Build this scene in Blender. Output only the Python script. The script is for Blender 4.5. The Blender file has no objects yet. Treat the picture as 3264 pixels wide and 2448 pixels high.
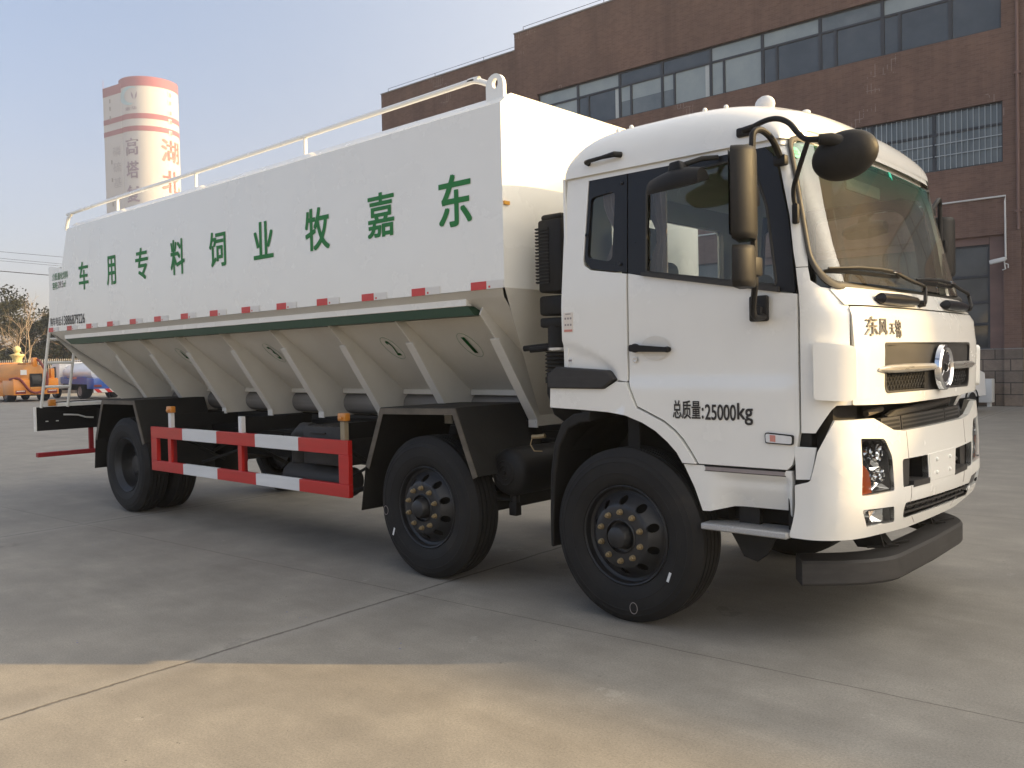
import bpy, bmesh, math, random
from mathutils import Vector, Matrix
random.seed(7)
R = math.radians
PI = math.pi
SC = bpy.context.scene

# ------------------------------------------------------------------ camera
cam_d = bpy.data.cameras.new('camera')
cam = bpy.data.objects.new('camera', cam_d)
SC.collection.objects.link(cam)
SC.camera = cam
cam_d.sensor_fit = 'HORIZONTAL'
cam_d.sensor_width = 36.0
cam_d.lens = 2792.345 / 3264 * 36.0
cam_d.clip_start = 0.05
cam_d.clip_end = 3000
YAW, PIT, ROL = R(132.18619), R(-1.50974), R(-1.25456)
fw = Vector((math.cos(YAW)*math.cos(PIT), math.sin(YAW)*math.cos(PIT), math.sin(PIT)))
r0 = fw.cross(Vector((0, 0, 1))).normalized()
u0 = r0.cross(fw)
rv = r0*math.cos(ROL) + u0*math.sin(ROL)
uv = -r0*math.sin(ROL) + u0*math.cos(ROL)
mw = Matrix((rv, uv, -fw)).transposed().to_4x4()
mw.translation = Vector((5.71128, -5.51178, 1.57370))
cam.matrix_world = mw

# ------------------------------------------------------------------ light
SUN_AZ, SUN_EL = R(38.0), R(20.1)          # azimuth from +x towards +y
SKY_LOW, SKY_HIGH = (.74, .58, .63, 1), (.70, .80, .93, 1)
VEIL_FAR, VEIL_SUN = (.80, .80, .80, 1), (12.8, 11.2, 8.3, 1)
world = bpy.data.worlds.new('World')
SC.world = world
world.use_nodes = True
wn, wl = world.node_tree.nodes, world.node_tree.links
wn.clear()
w_out = wn.new('ShaderNodeOutputWorld')
w_bg = wn.new('ShaderNodeBackground')
w_bg.inputs['Strength'].default_value = 0.075
sky = wn.new('ShaderNodeTexSky')
sky.sky_type = 'NISHITA'
sky.sun_disc = False
sky.sun_elevation = SUN_EL
sky.sun_rotation = PI/2 - SUN_AZ
sky.altitude = 0
sky.air_density = 1.0
sky.dust_density = 2.0
sky.ozone_density = 1.0
# winter haze: the clear sky is tinted towards the horizon and veiled, more and warmer towards the sun
w_tc = wn.new('ShaderNodeTexCoord')
w_sp = wn.new('ShaderNodeSeparateXYZ'); wl.new(w_tc.outputs['Generated'], w_sp.inputs[0])
w_tint = wn.new('ShaderNodeValToRGB'); wl.new(w_sp.outputs[2], w_tint.inputs[0])
w_tint.color_ramp.elements[0].position = 0.0; w_tint.color_ramp.elements[0].color = SKY_LOW
w_tint.color_ramp.elements[1].position = 0.40; w_tint.color_ramp.elements[1].color = SKY_HIGH
w_mul = wn.new('ShaderNodeMix'); w_mul.data_type = 'RGBA'; w_mul.blend_type = 'MULTIPLY'; w_mul.inputs[0].default_value = 1.0
wl.new(sky.outputs[0], w_mul.inputs[6]); wl.new(w_tint.outputs[0], w_mul.inputs[7])
w_dot = wn.new('ShaderNodeVectorMath'); w_dot.operation = 'DOT_PRODUCT'
wl.new(w_tc.outputs['Generated'], w_dot.inputs[0]); w_dot.inputs[1].default_value = (math.cos(SUN_AZ), math.sin(SUN_AZ), 0.25)
w_mr = wn.new('ShaderNodeMapRange'); w_mr.clamp = True
for i, v in ((1, -.45), (2, 1.0), (3, 0.0), (4, 1.0)): w_mr.inputs[i].default_value = v
wl.new(w_dot.outputs['Value'], w_mr.inputs[0])
w_pw = wn.new('ShaderNodeMath'); w_pw.operation = 'POWER'; w_pw.inputs[1].default_value = 2.1; wl.new(w_mr.outputs[0], w_pw.inputs[0])
w_veil = wn.new('ShaderNodeMix'); w_veil.data_type = 'RGBA'; wl.new(w_pw.outputs[0], w_veil.inputs[0])
w_veil.inputs[6].default_value = VEIL_FAR; w_veil.inputs[7].default_value = VEIL_SUN
w_add = wn.new('ShaderNodeMix'); w_add.data_type = 'RGBA'; w_add.blend_type = 'ADD'; w_add.inputs[0].default_value = 1.0
wl.new(w_mul.outputs[2], w_add.inputs[6]); wl.new(w_veil.outputs[2], w_add.inputs[7])
wl.new(w_add.outputs[2], w_bg.inputs['Color'])
wl.new(w_bg.outputs[0], w_out.inputs['Surface'])
sun_d = bpy.data.lights.new('sun', 'SUN')
sun_d.energy = 3.0
sun_d.angle = R(0.53)
sun_d.color = (1.0, 0.68, 0.29)
sun = bpy.data.objects.new('sun', sun_d)
SC.collection.objects.link(sun)
sun.rotation_euler = Vector((math.cos(SUN_AZ)*math.cos(SUN_EL), math.sin(SUN_AZ)*math.cos(SUN_EL), math.sin(SUN_EL))).to_track_quat('Z', 'Y').to_euler()
vs = SC.view_settings
vs.view_transform = 'Standard'
vs.look = 'None'
vs.exposure = 1.45
vs.gamma = 1.0
SC.cycles.max_bounces = 8
SC.cycles.transparent_max_bounces = 16
SC.cycles.caustics_reflective = False
SC.cycles.caustics_refractive = False

# ------------------------------------------------------------------ material helpers
MATS = {}
def nd(nt, typ, **kw):
    n = nt.nodes.new(typ)
    for k, v in kw.items():
        if k[0] == 'i' and k[1:].isdigit():
            n.inputs[int(k[1:])].default_value = v
        else:
            setattr(n, k, v)
    return n
def mth(nt, op, a, b=None, c=None):
    n = nt.nodes.new('ShaderNodeMath'); n.operation = op
    for i, v in enumerate((a, b, c)):
        if v is None: continue
        if isinstance(v, (int, float)): n.inputs[i].default_value = v
        else: nt.links.new(v, n.inputs[i])
    return n.outputs[0]
def mixc(nt, fac, a, b, mode='MIX'):
    n = nt.nodes.new('ShaderNodeMix'); n.data_type = 'RGBA'; n.blend_type = mode
    for sock, v in ((n.inputs[0], fac), (n.inputs[6], a), (n.inputs[7], b)):
        if isinstance(v, (int, float)): sock.default_value = v
        elif isinstance(v, tuple): sock.default_value = v if len(v) == 4 else (*v, 1)
        else: nt.links.new(v, sock)
    return n.outputs[2]
def ramp(nt, v, stops):
    n = nt.nodes.new('ShaderNodeValToRGB')
    el = n.color_ramp.elements
    while len(el) < len(stops): el.new(0.5)
    for e, (p, c) in zip(el, stops):
        e.position = p; e.color = c if len(c) == 4 else (*c, 1)
    nt.links.new(v, n.inputs[0])
    return n.outputs[0]
def noise(nt, scale, detail=3, rough=.55, vec=None, dims='3D'):
    n = nt.nodes.new('ShaderNodeTexNoise'); n.noise_dimensions = dims
    n.inputs['Scale'].default_value = scale; n.inputs['Detail'].default_value = detail; n.inputs['Roughness'].default_value = rough
    if vec is not None: nt.links.new(vec, n.inputs['Vector'])
    return n.outputs[0]
def pos(nt): return nt.nodes.new('ShaderNodeNewGeometry').outputs['Position']
def bump(nt, h, strength, dist, bsdf):
    b = nt.nodes.new('ShaderNodeBump'); b.inputs['Strength'].default_value = strength; b.inputs['Distance'].default_value = dist
    nt.links.new(h, b.inputs['Height']); nt.links.new(b.outputs[0], bsdf.inputs['Normal'])
def base(name):
    m = bpy.data.materials.new(name); m.use_nodes = True
    nt = m.node_tree; b = nt.nodes['Principled BSDF']
    MATS[name] = m
    return m, nt, b
def simple(name, col, rough=.5, metal=0.0, coat=0.0, var=.0, vscale=6.0, bmp=0.0, bscale=30.0, spec=None, emit=None):
    m, nt, b = base(name)
    b.inputs['Base Color'].default_value = (*col, 1)
    b.inputs['Roughness'].default_value = rough
    b.inputs['Metallic'].default_value = metal
    b.inputs['Coat Weight'].default_value = coat
    b.inputs['Coat Roughness'].default_value = .06
    if spec is not None: b.inputs['Specular IOR Level'].default_value = spec
    if var:
        n = noise(nt, vscale, 5)
        c = ramp(nt, n, [(.3, tuple(x*(1-var) for x in col)), (.7, tuple(min(1, x*(1+var)) for x in col))])
        nt.links.new(c, b.inputs['Base Color'])
        rr = mth(nt, 'MULTIPLY_ADD', n, .25, rough-.12)
        nt.links.new(rr, b.inputs['Roughness'])
    if bmp:
        bump(nt, noise(nt, bscale, 4), bmp, .01, b)
    return m

# white vehicle paint: thin dust film, very slight sheet waviness
def paint(name, col, rough=.28, wav=.0, wscale=1.2, dust=.10, coat=.5):
    m, nt, b = base(name)
    p = pos(nt)
    n1 = noise(nt, 2.3, 6, .6, p); n2 = noise(nt, 45, 3, .6, p)
    f = mth(nt, 'MULTIPLY', mth(nt, 'MULTIPLY_ADD', n1, 1.6, -.5), mth(nt, 'MULTIPLY_ADD', n2, .8, .4))
    f = mth(nt, 'MULTIPLY', mth(nt, 'MAXIMUM', f, 0.0), dust*2)
    c = mixc(nt, f, col, (.42, .37, .28))
    nt.links.new(c, b.inputs['Base Color'])
    nt.links.new(mth(nt, 'MULTIPLY_ADD', n1, .22, rough-.1), b.inputs['Roughness'])
    b.inputs['Coat Weight'].default_value = coat
    b.inputs['Coat Roughness'].default_value = .08
    if wav: bump(nt, noise(nt, wscale, 2, .4, p), wav, .05, b)
    return m
paint('cab_white', (.85, .84, .79), .24, .05, 1.6, .07, .6)
paint('tank_white', (.86, .855, .81), .25, .14, .7, .035, .5)
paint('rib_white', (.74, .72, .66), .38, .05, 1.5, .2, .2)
paint('green_shaded', (.004, .045, .018), .5, .02, 1.5, .03, .05)  # band green, darkened to hold the shade under the tank's overhang
paint('letter_green', (.006, .185, .034), .6, 0, 1, .03, 0)
simple('letter_black', (.022, .018, .016), .5, var=.2)
simple('tape_clear', (.72, .70, .66), .4)
simple('letter_grey', (.28, .24, .23), .55, var=.1)
simple('black_plastic', (.013, .0125, .0125), .52, var=.25, vscale=9, bmp=.12, bscale=260, spec=.25)
simple('grey_plastic', (.040, .038, .037), .58, var=.2, vscale=5, bmp=.15, bscale=220, spec=.3)
simple('frame_black', (.008, .0078, .0075), .55, spec=.3, var=.45, vscale=4, bmp=.1, bscale=40)
simple('gloss_black', (.008, .009, .013), .32, var=.1, spec=.3)
simple('shade_black', (.004, .004, .004), .9)  # near-black surface that stands in for shade in gaps and openings
simple('mud_black', (.013, .0125, .0115), .66, spec=.3, var=.45, vscale=3, bmp=.2, bscale=25)
simple('mud_edge', (.10, .083, .062), .65, var=.35, vscale=9)
simple('rim_black', (.014, .0145, .0165), .42, var=.3, vscale=10, bmp=.08, bscale=120)
simple('brass', (.30, .225, .12), .5, .5, var=.35, vscale=60)
simple('chrome', (.82, .82, .83), .07, 1.0)
simple('satin_silver', (.62, .60, .56), .3, .85, var=.08)
simple('badge_silver', (.23, .22, .21), .25, .3, var=.5, vscale=60)
simple('alu', (.55, .54, .52), .42, .7, var=.35, vscale=50, bmp=.5, bscale=70)
simple('red_paint', (.50, .016, .013), .38, coat=.2, var=.12, vscale=5)
simple('red_dark', (.30, .014, .02), .45, var=.12)
simple('guard_white', (.72, .72, .71), .4, var=.06, vscale=5)
simple('tape_red', (.58, .045, .04), .35, var=.08)
simple('orange_lens', (.58, .22, .03), .3, coat=.3, var=.15, vscale=40)
simple('amber_dark', (.50, .085, .004), .1, coat=.8)
simple('sticker_white', (.75, .68, .60), .6)
simple('sticker_red', (.62, .25, .2), .6)
simple('teal', (.02, .55, .36), .4)
simple('rubber', (.032, .030, .027), .6, var=.2, vscale=12)
simple('seat_dark', (.035, .035, .038), .7, var=.2)
simple('curtain', (.50, .40, .34), .85, var=.15)
simple('interior_beige', (.30, .27, .225), .8, var=.1)
simple('wrap_green', (.12, .46, .22), .18, coat=.6, var=.3, vscale=30, bmp=.6, bscale=18)
simple('tan_cap', (.30, .25, .16), .6, var=.15)
simple('pipe_grey', (.23, .22, .21), .5, var=.15)
# tyre
def tyre_mat():
    m, nt, b = base('tyre')
    p = pos(nt)
    n = noise(nt, 3.5, 6, .65, p); n2 = noise(nt, 60, 3, .6, p)
    c = ramp(nt, n, [(.32, (.009, .009, .0095)), (.62, (.016, .015, .0145)), (.85, (.036, .030, .024))])
    nt.links.new(c, b.inputs['Base Color'])
    b.inputs['Roughness'].default_value = .7; b.inputs['Specular IOR Level'].default_value = .3
    bump(nt, n2, .12, .006, b)
tyre_mat()
# glass: mirror layer by fresnel over a tinted see-through layer
def glass(name, tint, ior=1.5, rough=.01, dust=0.0, dustcol=(.5, .46, .38)):
    m = bpy.data.materials.new(name); m.use_nodes = True; MATS[name] = m
    nt = m.node_tree; nt.nodes.clear()
    o = nt.nodes.new('ShaderNodeOutputMaterial')
    t = nt.nodes.new('ShaderNodeBsdfTransparent'); t.inputs[0].default_value = (*tint, 1)
    g = nt.nodes.new('ShaderNodeBsdfGlossy'); g.inputs['Roughness'].default_value = rough
    g.inputs[0].default_value = (1, 1, 1, 1)
    fr = nt.nodes.new('ShaderNodeFresnel'); fr.inputs[0].default_value = ior
    a = nt.nodes.new('ShaderNodeMixShader')
    nt.links.new(fr.outputs[0], a.inputs[0]); nt.links.new(t.outputs[0], a.inputs[1]); nt.links.new(g.outputs[0], a.inputs[2])
    last = a.outputs[0]
    if dust:
        d = nt.nodes.new('ShaderNodeBsdfDiffuse'); d.inputs[0].default_value = (*dustcol, 1)
        p = pos(nt)
        n = noise(nt, 4, 5, .6, p)
        f = mth(nt, 'MULTIPLY', mth(nt, 'MULTIPLY_ADD', n, 1.2, .35), dust)
        c = nt.nodes.new('ShaderNodeMixShader')
        nt.links.new(f, c.inputs[0]); nt.links.new(last, c.inputs[1]); nt.links.new(d.outputs[0], c.inputs[2])
        last = c.outputs[0]
    nt.links.new(last, o.inputs[0])
    return m
glass('window_glass', (.86, .90, .89), 1.5)
ws_m = glass('windscreen_glass', (.70, .74, .66), 1.70, .015, .09)
def shade_band(m):
    nt = m.node_tree; sp = nt.nodes.new('ShaderNodeSeparateXYZ'); nt.links.new(pos(nt), sp.inputs[0])
    mr = nt.nodes.new('ShaderNodeMapRange'); mr.inputs[1].default_value = 2.46; mr.inputs[2].default_value = 2.70; nt.links.new(sp.outputs[2], mr.inputs[0])
    for n in nt.nodes:
        if n.type == 'BSDF_DIFFUSE': nt.links.new(mixc(nt, mr.outputs[0], (.50, .46, .38), (.10, .42, .30)), n.inputs[0])
        if n.type == 'BSDF_TRANSPARENT': nt.links.new(mixc(nt, mr.outputs[0], (.70, .74, .66), (.25, .62, .50)), n.inputs[0])
shade_band(ws_m)
glass('lens_glass', (.93, .95, .95), 1.45)

# concrete yard with slab joints, stains and grain
def concrete():
    m, nt, b = base('concrete')
    p = pos(nt)
    sx = nt.nodes.new('ShaderNodeSeparateXYZ'); nt.links.new(p, sx.inputs[0])
    X, Y = sx.outputs[0], sx.outputs[1]
    rr = R(3.3)
    U = mth(nt, 'ADD', mth(nt, 'MULTIPLY', X, math.cos(rr)), mth(nt, 'MULTIPLY', Y, math.sin(rr)))
    V = mth(nt, 'ADD', mth(nt, 'MULTIPLY', X, -math.sin(rr)), mth(nt, 'MULTIPLY', Y, math.cos(rr)))
    wob = mth(nt, 'MULTIPLY_ADD', noise(nt, 3.0, 5, .7, p), .05, -.025)
    wob2 = mth(nt, 'MULTIPLY_ADD', noise(nt, 38.0, 3, .7, p), .022, -.011)
    def joint(c, c0, per, w, wv=1.0):
        q = mth(nt, 'ADD', mth(nt, 'SUBTRACT', c, c0), mth(nt, 'MULTIPLY', mth(nt, 'ADD', wob, wob2), wv))
        q = mth(nt, 'ABSOLUTE', mth(nt, 'SUBTRACT', mth(nt, 'FRACT', mth(nt, 'MULTIPLY_ADD', q, 1/per, .5)), .5))
        q = mth(nt, 'MULTIPLY', q, per)
        return q
    dU = joint(U, 1.083, 4.74, 0); dV = joint(V, -1.653, 5.08, 0, .45)
    def line(d, w0, w1):
        mr = nt.nodes.new('ShaderNodeMapRange'); mr.interpolation_type = 'SMOOTHSTEP'
        mr.inputs[1].default_value = w0; mr.inputs[2].default_value = w1; mr.inputs[3].default_value = 1; mr.inputs[4].default_value = 0
        nt.links.new(d, mr.inputs[0]); return mr.outputs[0]
    brk = mth(nt, 'MULTIPLY_ADD', noise(nt, 7.0, 4, .7, p), .9, .45)
    jU = mth(nt, 'MULTIPLY', line(dU, .005, .017), mth(nt, 'MINIMUM', brk, 1.0))
    jV = mth(nt, 'MULTIPLY', line(dV, .002, .0075), mth(nt, 'MINIMUM', brk, 1.0))
    jm = mth(nt, 'MINIMUM', mth(nt, 'MAXIMUM', jU, mth(nt, 'MULTIPLY', jV, .8)), 1.0)
    halo = mth(nt, 'MULTIPLY', line(dU, .02, .17), noise(nt, 2.6, 5, .7, p))
    big = noise(nt, .55, 6, .62, p); mid = noise(nt, 2.2, 6, .7, p); fine = noise(nt, 95, 4, .75, p)
    mp = nt.nodes.new('ShaderNodeMapping'); mp.inputs['Scale'].default_value = (.35, 2.2, 1)
    mp.inputs['Rotation'].default_value = (0, 0, R(20))
    nt.links.new(p, mp.inputs[0])
    streak = noise(nt, 3.0, 5, .7, mp.outputs[0])
    c = ramp(nt, big, [(.30, (.200, .186, .163)), (.5, (.250, .233, .203)), (.72, (.305, .284, .247))])
    c = mixc(nt, mth(nt, 'MULTIPLY', mid, .75), c, ramp(nt, mid, [(.3, (.165, .155, .139)), (.7, (.36, .337, .293))]), 'MIX')
    c = mixc(nt, .14, c, ramp(nt, streak, [(.32, (.16, .15, .136)), (.68, (.37, .347, .305))]))
    c = mixc(nt, .65, c, ramp(nt, fine, [(.28, (.52, .52, .52)), (.5, (1, 1, 1)), (.75, (1.42, 1.40, 1.34))]), 'MULTIPLY')
    grit = noise(nt, 420, 2, .6, p)
    c = mixc(nt, .5, c, ramp(nt, grit, [(.34, (.62, .62, .62)), (.5, (1, 1, 1)), (.68, (1.35, 1.33, 1.3))]), 'MULTIPLY')
    pale = mth(nt, 'GREATER_THAN', noise(nt, 1.7, 8, .72, p), .655)
    c = mixc(nt, mth(nt, 'MULTIPLY', pale, .22), c, (.47, .45, .41))
    stain = mth(nt, 'GREATER_THAN', noise(nt, .9, 8, .66, p, '3D'), .66)
    c = mixc(nt, mth(nt, 'MULTIPLY', stain, .28), c, (.10, .095, .088))
    # worn tyre tracks running along the yard, crumbs of dark grit, a few flecks of blue paint
    trk = mth(nt, 'ABSOLUTE', mth(nt, 'SUBTRACT', mth(nt, 'FRACT', mth(nt, 'MULTIPLY', mth(nt, 'ADD', V, mth(nt, 'MULTIPLY', wob, 6.0)), .43)), .5))
    trk = mth(nt, 'MULTIPLY', line(trk, .03, .16), mth(nt, 'MAXIMUM', mth(nt, 'MULTIPLY_ADD', streak, 2.2, -.9), 0.0))
    c = mixc(nt, mth(nt, 'MULTIPLY', trk, .22), c, (.14, .13, .12))
    vo = nt.nodes.new('ShaderNodeTexVoronoi'); vo.inputs['Scale'].default_value = 9.0; nt.links.new(p, vo.inputs['Vector'])
    dots = mth(nt, 'MULTIPLY', mth(nt, 'LESS_THAN', vo.outputs['Distance'], .055), mth(nt, 'GREATER_THAN', mid, .54))
    c = mixc(nt, mth(nt, 'MULTIPLY', dots, .7), c, (.06, .055, .05))
    vb = nt.nodes.new('ShaderNodeTexVoronoi'); vb.inputs['Scale'].default_value = 14.0; nt.links.new(p, vb.inputs['Vector'])
    blue = mth(nt, 'MULTIPLY', mth(nt, 'LESS_THAN', vb.outputs['Distance'], .10), mth(nt, 'GREATER_THAN', noise(nt, 1.1, 2, .5, p), .655))
    c = mixc(nt, mth(nt, 'MULTIPLY', blue, .7), c, (.08, .10, .30))
    c = mixc(nt, mth(nt, 'MULTIPLY', halo, .34), c, (.42, .405, .375))
    c = mixc(nt, mth(nt, 'MULTIPLY', jm, .85), c, (.085, .075, .062))
    nt.links.new(c, b.inputs['Base Color'])
    nt.links.new(mth(nt, 'MULTIPLY_ADD', mid, .25, .58), b.inputs['Roughness'])
    b.inputs['Specular IOR Level'].default_value = .35
    h = mth(nt, 'SUBTRACT', mth(nt, 'MULTIPLY_ADD', fine, .25, mth(nt, 'MULTIPLY', mid, .2)), jm)
    bump(nt, h, .35, .008, b)
concrete()

# small red-brown facing tiles with pale joints
def brick():
    m, nt, b = base('facing_tile')
    tc = nt.nodes.new('ShaderNodeTexCoord')
    sp = nt.nodes.new('ShaderNodeSeparateXYZ'); nt.links.new(tc.outputs['Object'], sp.inputs[0])
    cb = nt.nodes.new('ShaderNodeCombineXYZ')
    nt.links.new(mth(nt, 'ADD', sp.outputs[0], mth(nt, 'MULTIPLY', sp.outputs[1], 1.0)), cb.inputs[0]); nt.links.new(sp.outputs[2], cb.inputs[1])
    bt = nt.nodes.new('ShaderNodeTexBrick')
    nt.links.new(cb.outputs[0], bt.inputs['Vector'])
    bt.inputs['Color1'].default_value = (.205, .128, .100, 1); bt.inputs['Color2'].default_value = (.160, .098, .078, 1)
    bt.inputs['Mortar'].default_value = (.205, .14, .115, 1)
    bt.inputs['Scale'].default_value = 1.0
    bt.inputs['Brick Width'].default_value = .20; bt.inputs['Row Height'].default_value = .060
    bt.inputs['Mortar Size'].default_value = .007; bt.inputs['Mortar Smooth'].default_value = .2; bt.inputs['Bias'].default_value = -.1
    p = tc.outputs['Object']
    n = noise(nt, .35, 6, .6, p); n2 = noise(nt, 1.6, 5, .65, p)
    c = mixc(nt, .5, bt.outputs[0], ramp(nt, n, [(.3, (.62, .64, .68)), (.7, (1.25, 1.2, 1.15))]), 'MULTIPLY')
    drip = nt.nodes.new('ShaderNodeMapping'); drip.inputs['Scale'].default_value = (1.6, 1.6, .09); nt.links.new(p, drip.inputs[0])
    c = mixc(nt, .45, c, ramp(nt, noise(nt, 1.3, 6, .7, drip.outputs[0]), [(.34, (.62, .62, .63)), (.55, (1, 1, 1)), (.75, (1.18, 1.15, 1.12))]), 'MULTIPLY')
    # lime bloom: patches of pale vertical joint marks
    vj = nt.nodes.new('ShaderNodeTexBrick'); nt.links.new(cb.outputs[0], vj.inputs['Vector'])
    vj.offset = 0.0
    vj.inputs['Scale'].default_value = 1.0; vj.inputs['Brick Width'].default_value = .12; vj.inputs['Row Height'].default_value = .40
    vj.inputs['Mortar Size'].default_value = .012
    vj.inputs['Color1'].default_value = (0, 0, 0, 1); vj.inputs['Color2'].default_value = (0, 0, 0, 1); vj.inputs['Mortar'].default_value = (1, 1, 1, 1)
    msk = mth(nt, 'MULTIPLY', mth(nt, 'GREATER_THAN', noise(nt, .42, 4, .6, p), .60), mth(nt, 'GREATER_THAN', n2, .52))
    c = mixc(nt, mth(nt, 'MULTIPLY', mth(nt, 'MULTIPLY', vj.outputs[0], msk), .5), c, (.36, .30, .27))
    nt.links.new(c, b.inputs['Base Color'])
    b.inputs['Roughness'].default_value = .8; b.inputs['Specular IOR Level'].default_value = .2
    bump(nt, bt.outputs[1], -.3, .006, b)
brick()
def stone():
    m, nt, b = base('plinth_stone')
    tc = nt.nodes.new('ShaderNodeTexCoord')
    sp = nt.nodes.new('ShaderNodeSeparateXYZ'); nt.links.new(tc.outputs['Object'], sp.inputs[0])
    cb = nt.nodes.new('ShaderNodeCombineXYZ'); nt.links.new(mth(nt, 'ADD', sp.outputs[0], sp.outputs[1]), cb.inputs[0]); nt.links.new(sp.outputs[2], cb.inputs[1])
    bt = nt.nodes.new('ShaderNodeTexBrick'); nt.links.new(cb.outputs[0], bt.inputs['Vector'])
    bt.inputs['Color1'].default_value = (.24, .19, .15, 1); bt.inputs['Color2'].default_value = (.17, .135, .11, 1); bt.inputs['Mortar'].default_value = (.06, .05, .043, 1)
    bt.inputs['Scale'].default_value = 1; bt.inputs['Brick Width'].default_value = .62; bt.inputs['Row Height'].default_value = .33; bt.inputs['Mortar Size'].default_value = .014
    c = mixc(nt, .6, bt.outputs[0], ramp(nt, noise(nt, 3, 6, .7, tc.outputs['Object']), [(.3, (.6, .6, .6)), (.7, (1.4, 1.35, 1.3))]), 'MULTIPLY')
    nt.links.new(c, b.inputs['Base Color']); b.inputs['Roughness'].default_value = .8
    bump(nt, noise(nt, 9, 6, .7, tc.outputs['Object']), .6, .03, b)
stone()
simple('win_frame', (.030, .034, .042), .4, var=.1)
simple('roof_grey', (.25, .24, .23), .8, var=.2, vscale=1)
def pane(name, c0, c1, rough=.06):
    m, nt, b = base(name)
    tc = nt.nodes.new('ShaderNodeTexCoord')
    n = noise(nt, 1.1, 4, .6, tc.outputs['Object'])
    nt.links.new(ramp(nt, n, [(.35, c0), (.65, c1)]), b.inputs['Base Color'])
    b.inputs['Roughness'].default_value = rough
    b.inputs['IOR'].default_value = 1.55
    bump(nt, noise(nt, .8, 2, .5, tc.outputs['Object']), .08, .05, b)
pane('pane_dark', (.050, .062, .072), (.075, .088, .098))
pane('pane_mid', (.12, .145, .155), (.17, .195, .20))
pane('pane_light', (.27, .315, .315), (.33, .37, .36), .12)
simple('pane_blind', (.52, .55, .53), .35, var=.05)
pane('pane_ground', (.035, .04, .046), (.06, .065, .07))
simple('grille_white', (.36, .40, .42), .5)
simple('conduit_white', (.62, .62, .60), .5)
simple('rust_pipe', (.19, .115, .095), .6, var=.3)
# tower
simple('tower_white', (.52, .52, .53), .75, var=.05, vscale=.08)
simple('tower_red', (.33, .125, .165), .75, var=.08, vscale=.1)
simple('tower_letter_red', (.46, .20, .20), .75, var=.05)
simple('tower_letter_purple', (.30, .25, .34), .75, var=.05)
simple('tower_letter_grey', (.40, .40, .44), .75, var=.05)
simple('tower_teal', (.38, .54, .60), .7)
simple('tower_window', (.25, .24, .24), .4)
# background vehicles
paint('bg_orange', (.80, .27, .018), .35, .03, 1, .14, .3)
simple('bg_orange_dusty', (.60, .26, .06), .55, var=.3, vscale=1.5)
paint('bg_white', (.78, .78, .78), .3, .03, 1, .1, .3)
paint('bg_blue', (.02, .10, .42), .35, .03, 1, .1, .3)
simple('hose_red', (.20, .035, .032), .5, var=.2)
simple('yellow_mark', (.70, .33, .03), .5)
simple('gilded', (.60, .50, .24), .5, var=.2)
simple('fence_metal', (.40, .37, .32), .6, var=.2)
simple('wire_black', (.05, .05, .055), .6)
def leafmat(name, a, bcol):
    m, nt, b = base(name)
    oi = nt.nodes.new('ShaderNodeNewGeometry')
    c = ramp(nt, oi.outputs['Random Per Island'], [(0.0, a), (1.0, bcol)])
    nt.links.new(c, b.inputs['Base Color']); b.inputs['Roughness'].default_value = .7
    b.inputs['Specular IOR Level'].default_value = .2
leafmat('leaf_dark', (.016, .020, .012), (.055, .058, .034))
leafmat('leaf_olive', (.035, .038, .020), (.10, .095, .052))
simple('bark', (.16, .12, .085), .85, var=.3, vscale=8)
simple('bark_pale', (.30, .235, .165), .85, var=.3, vscale=6)
M = MATS

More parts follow.
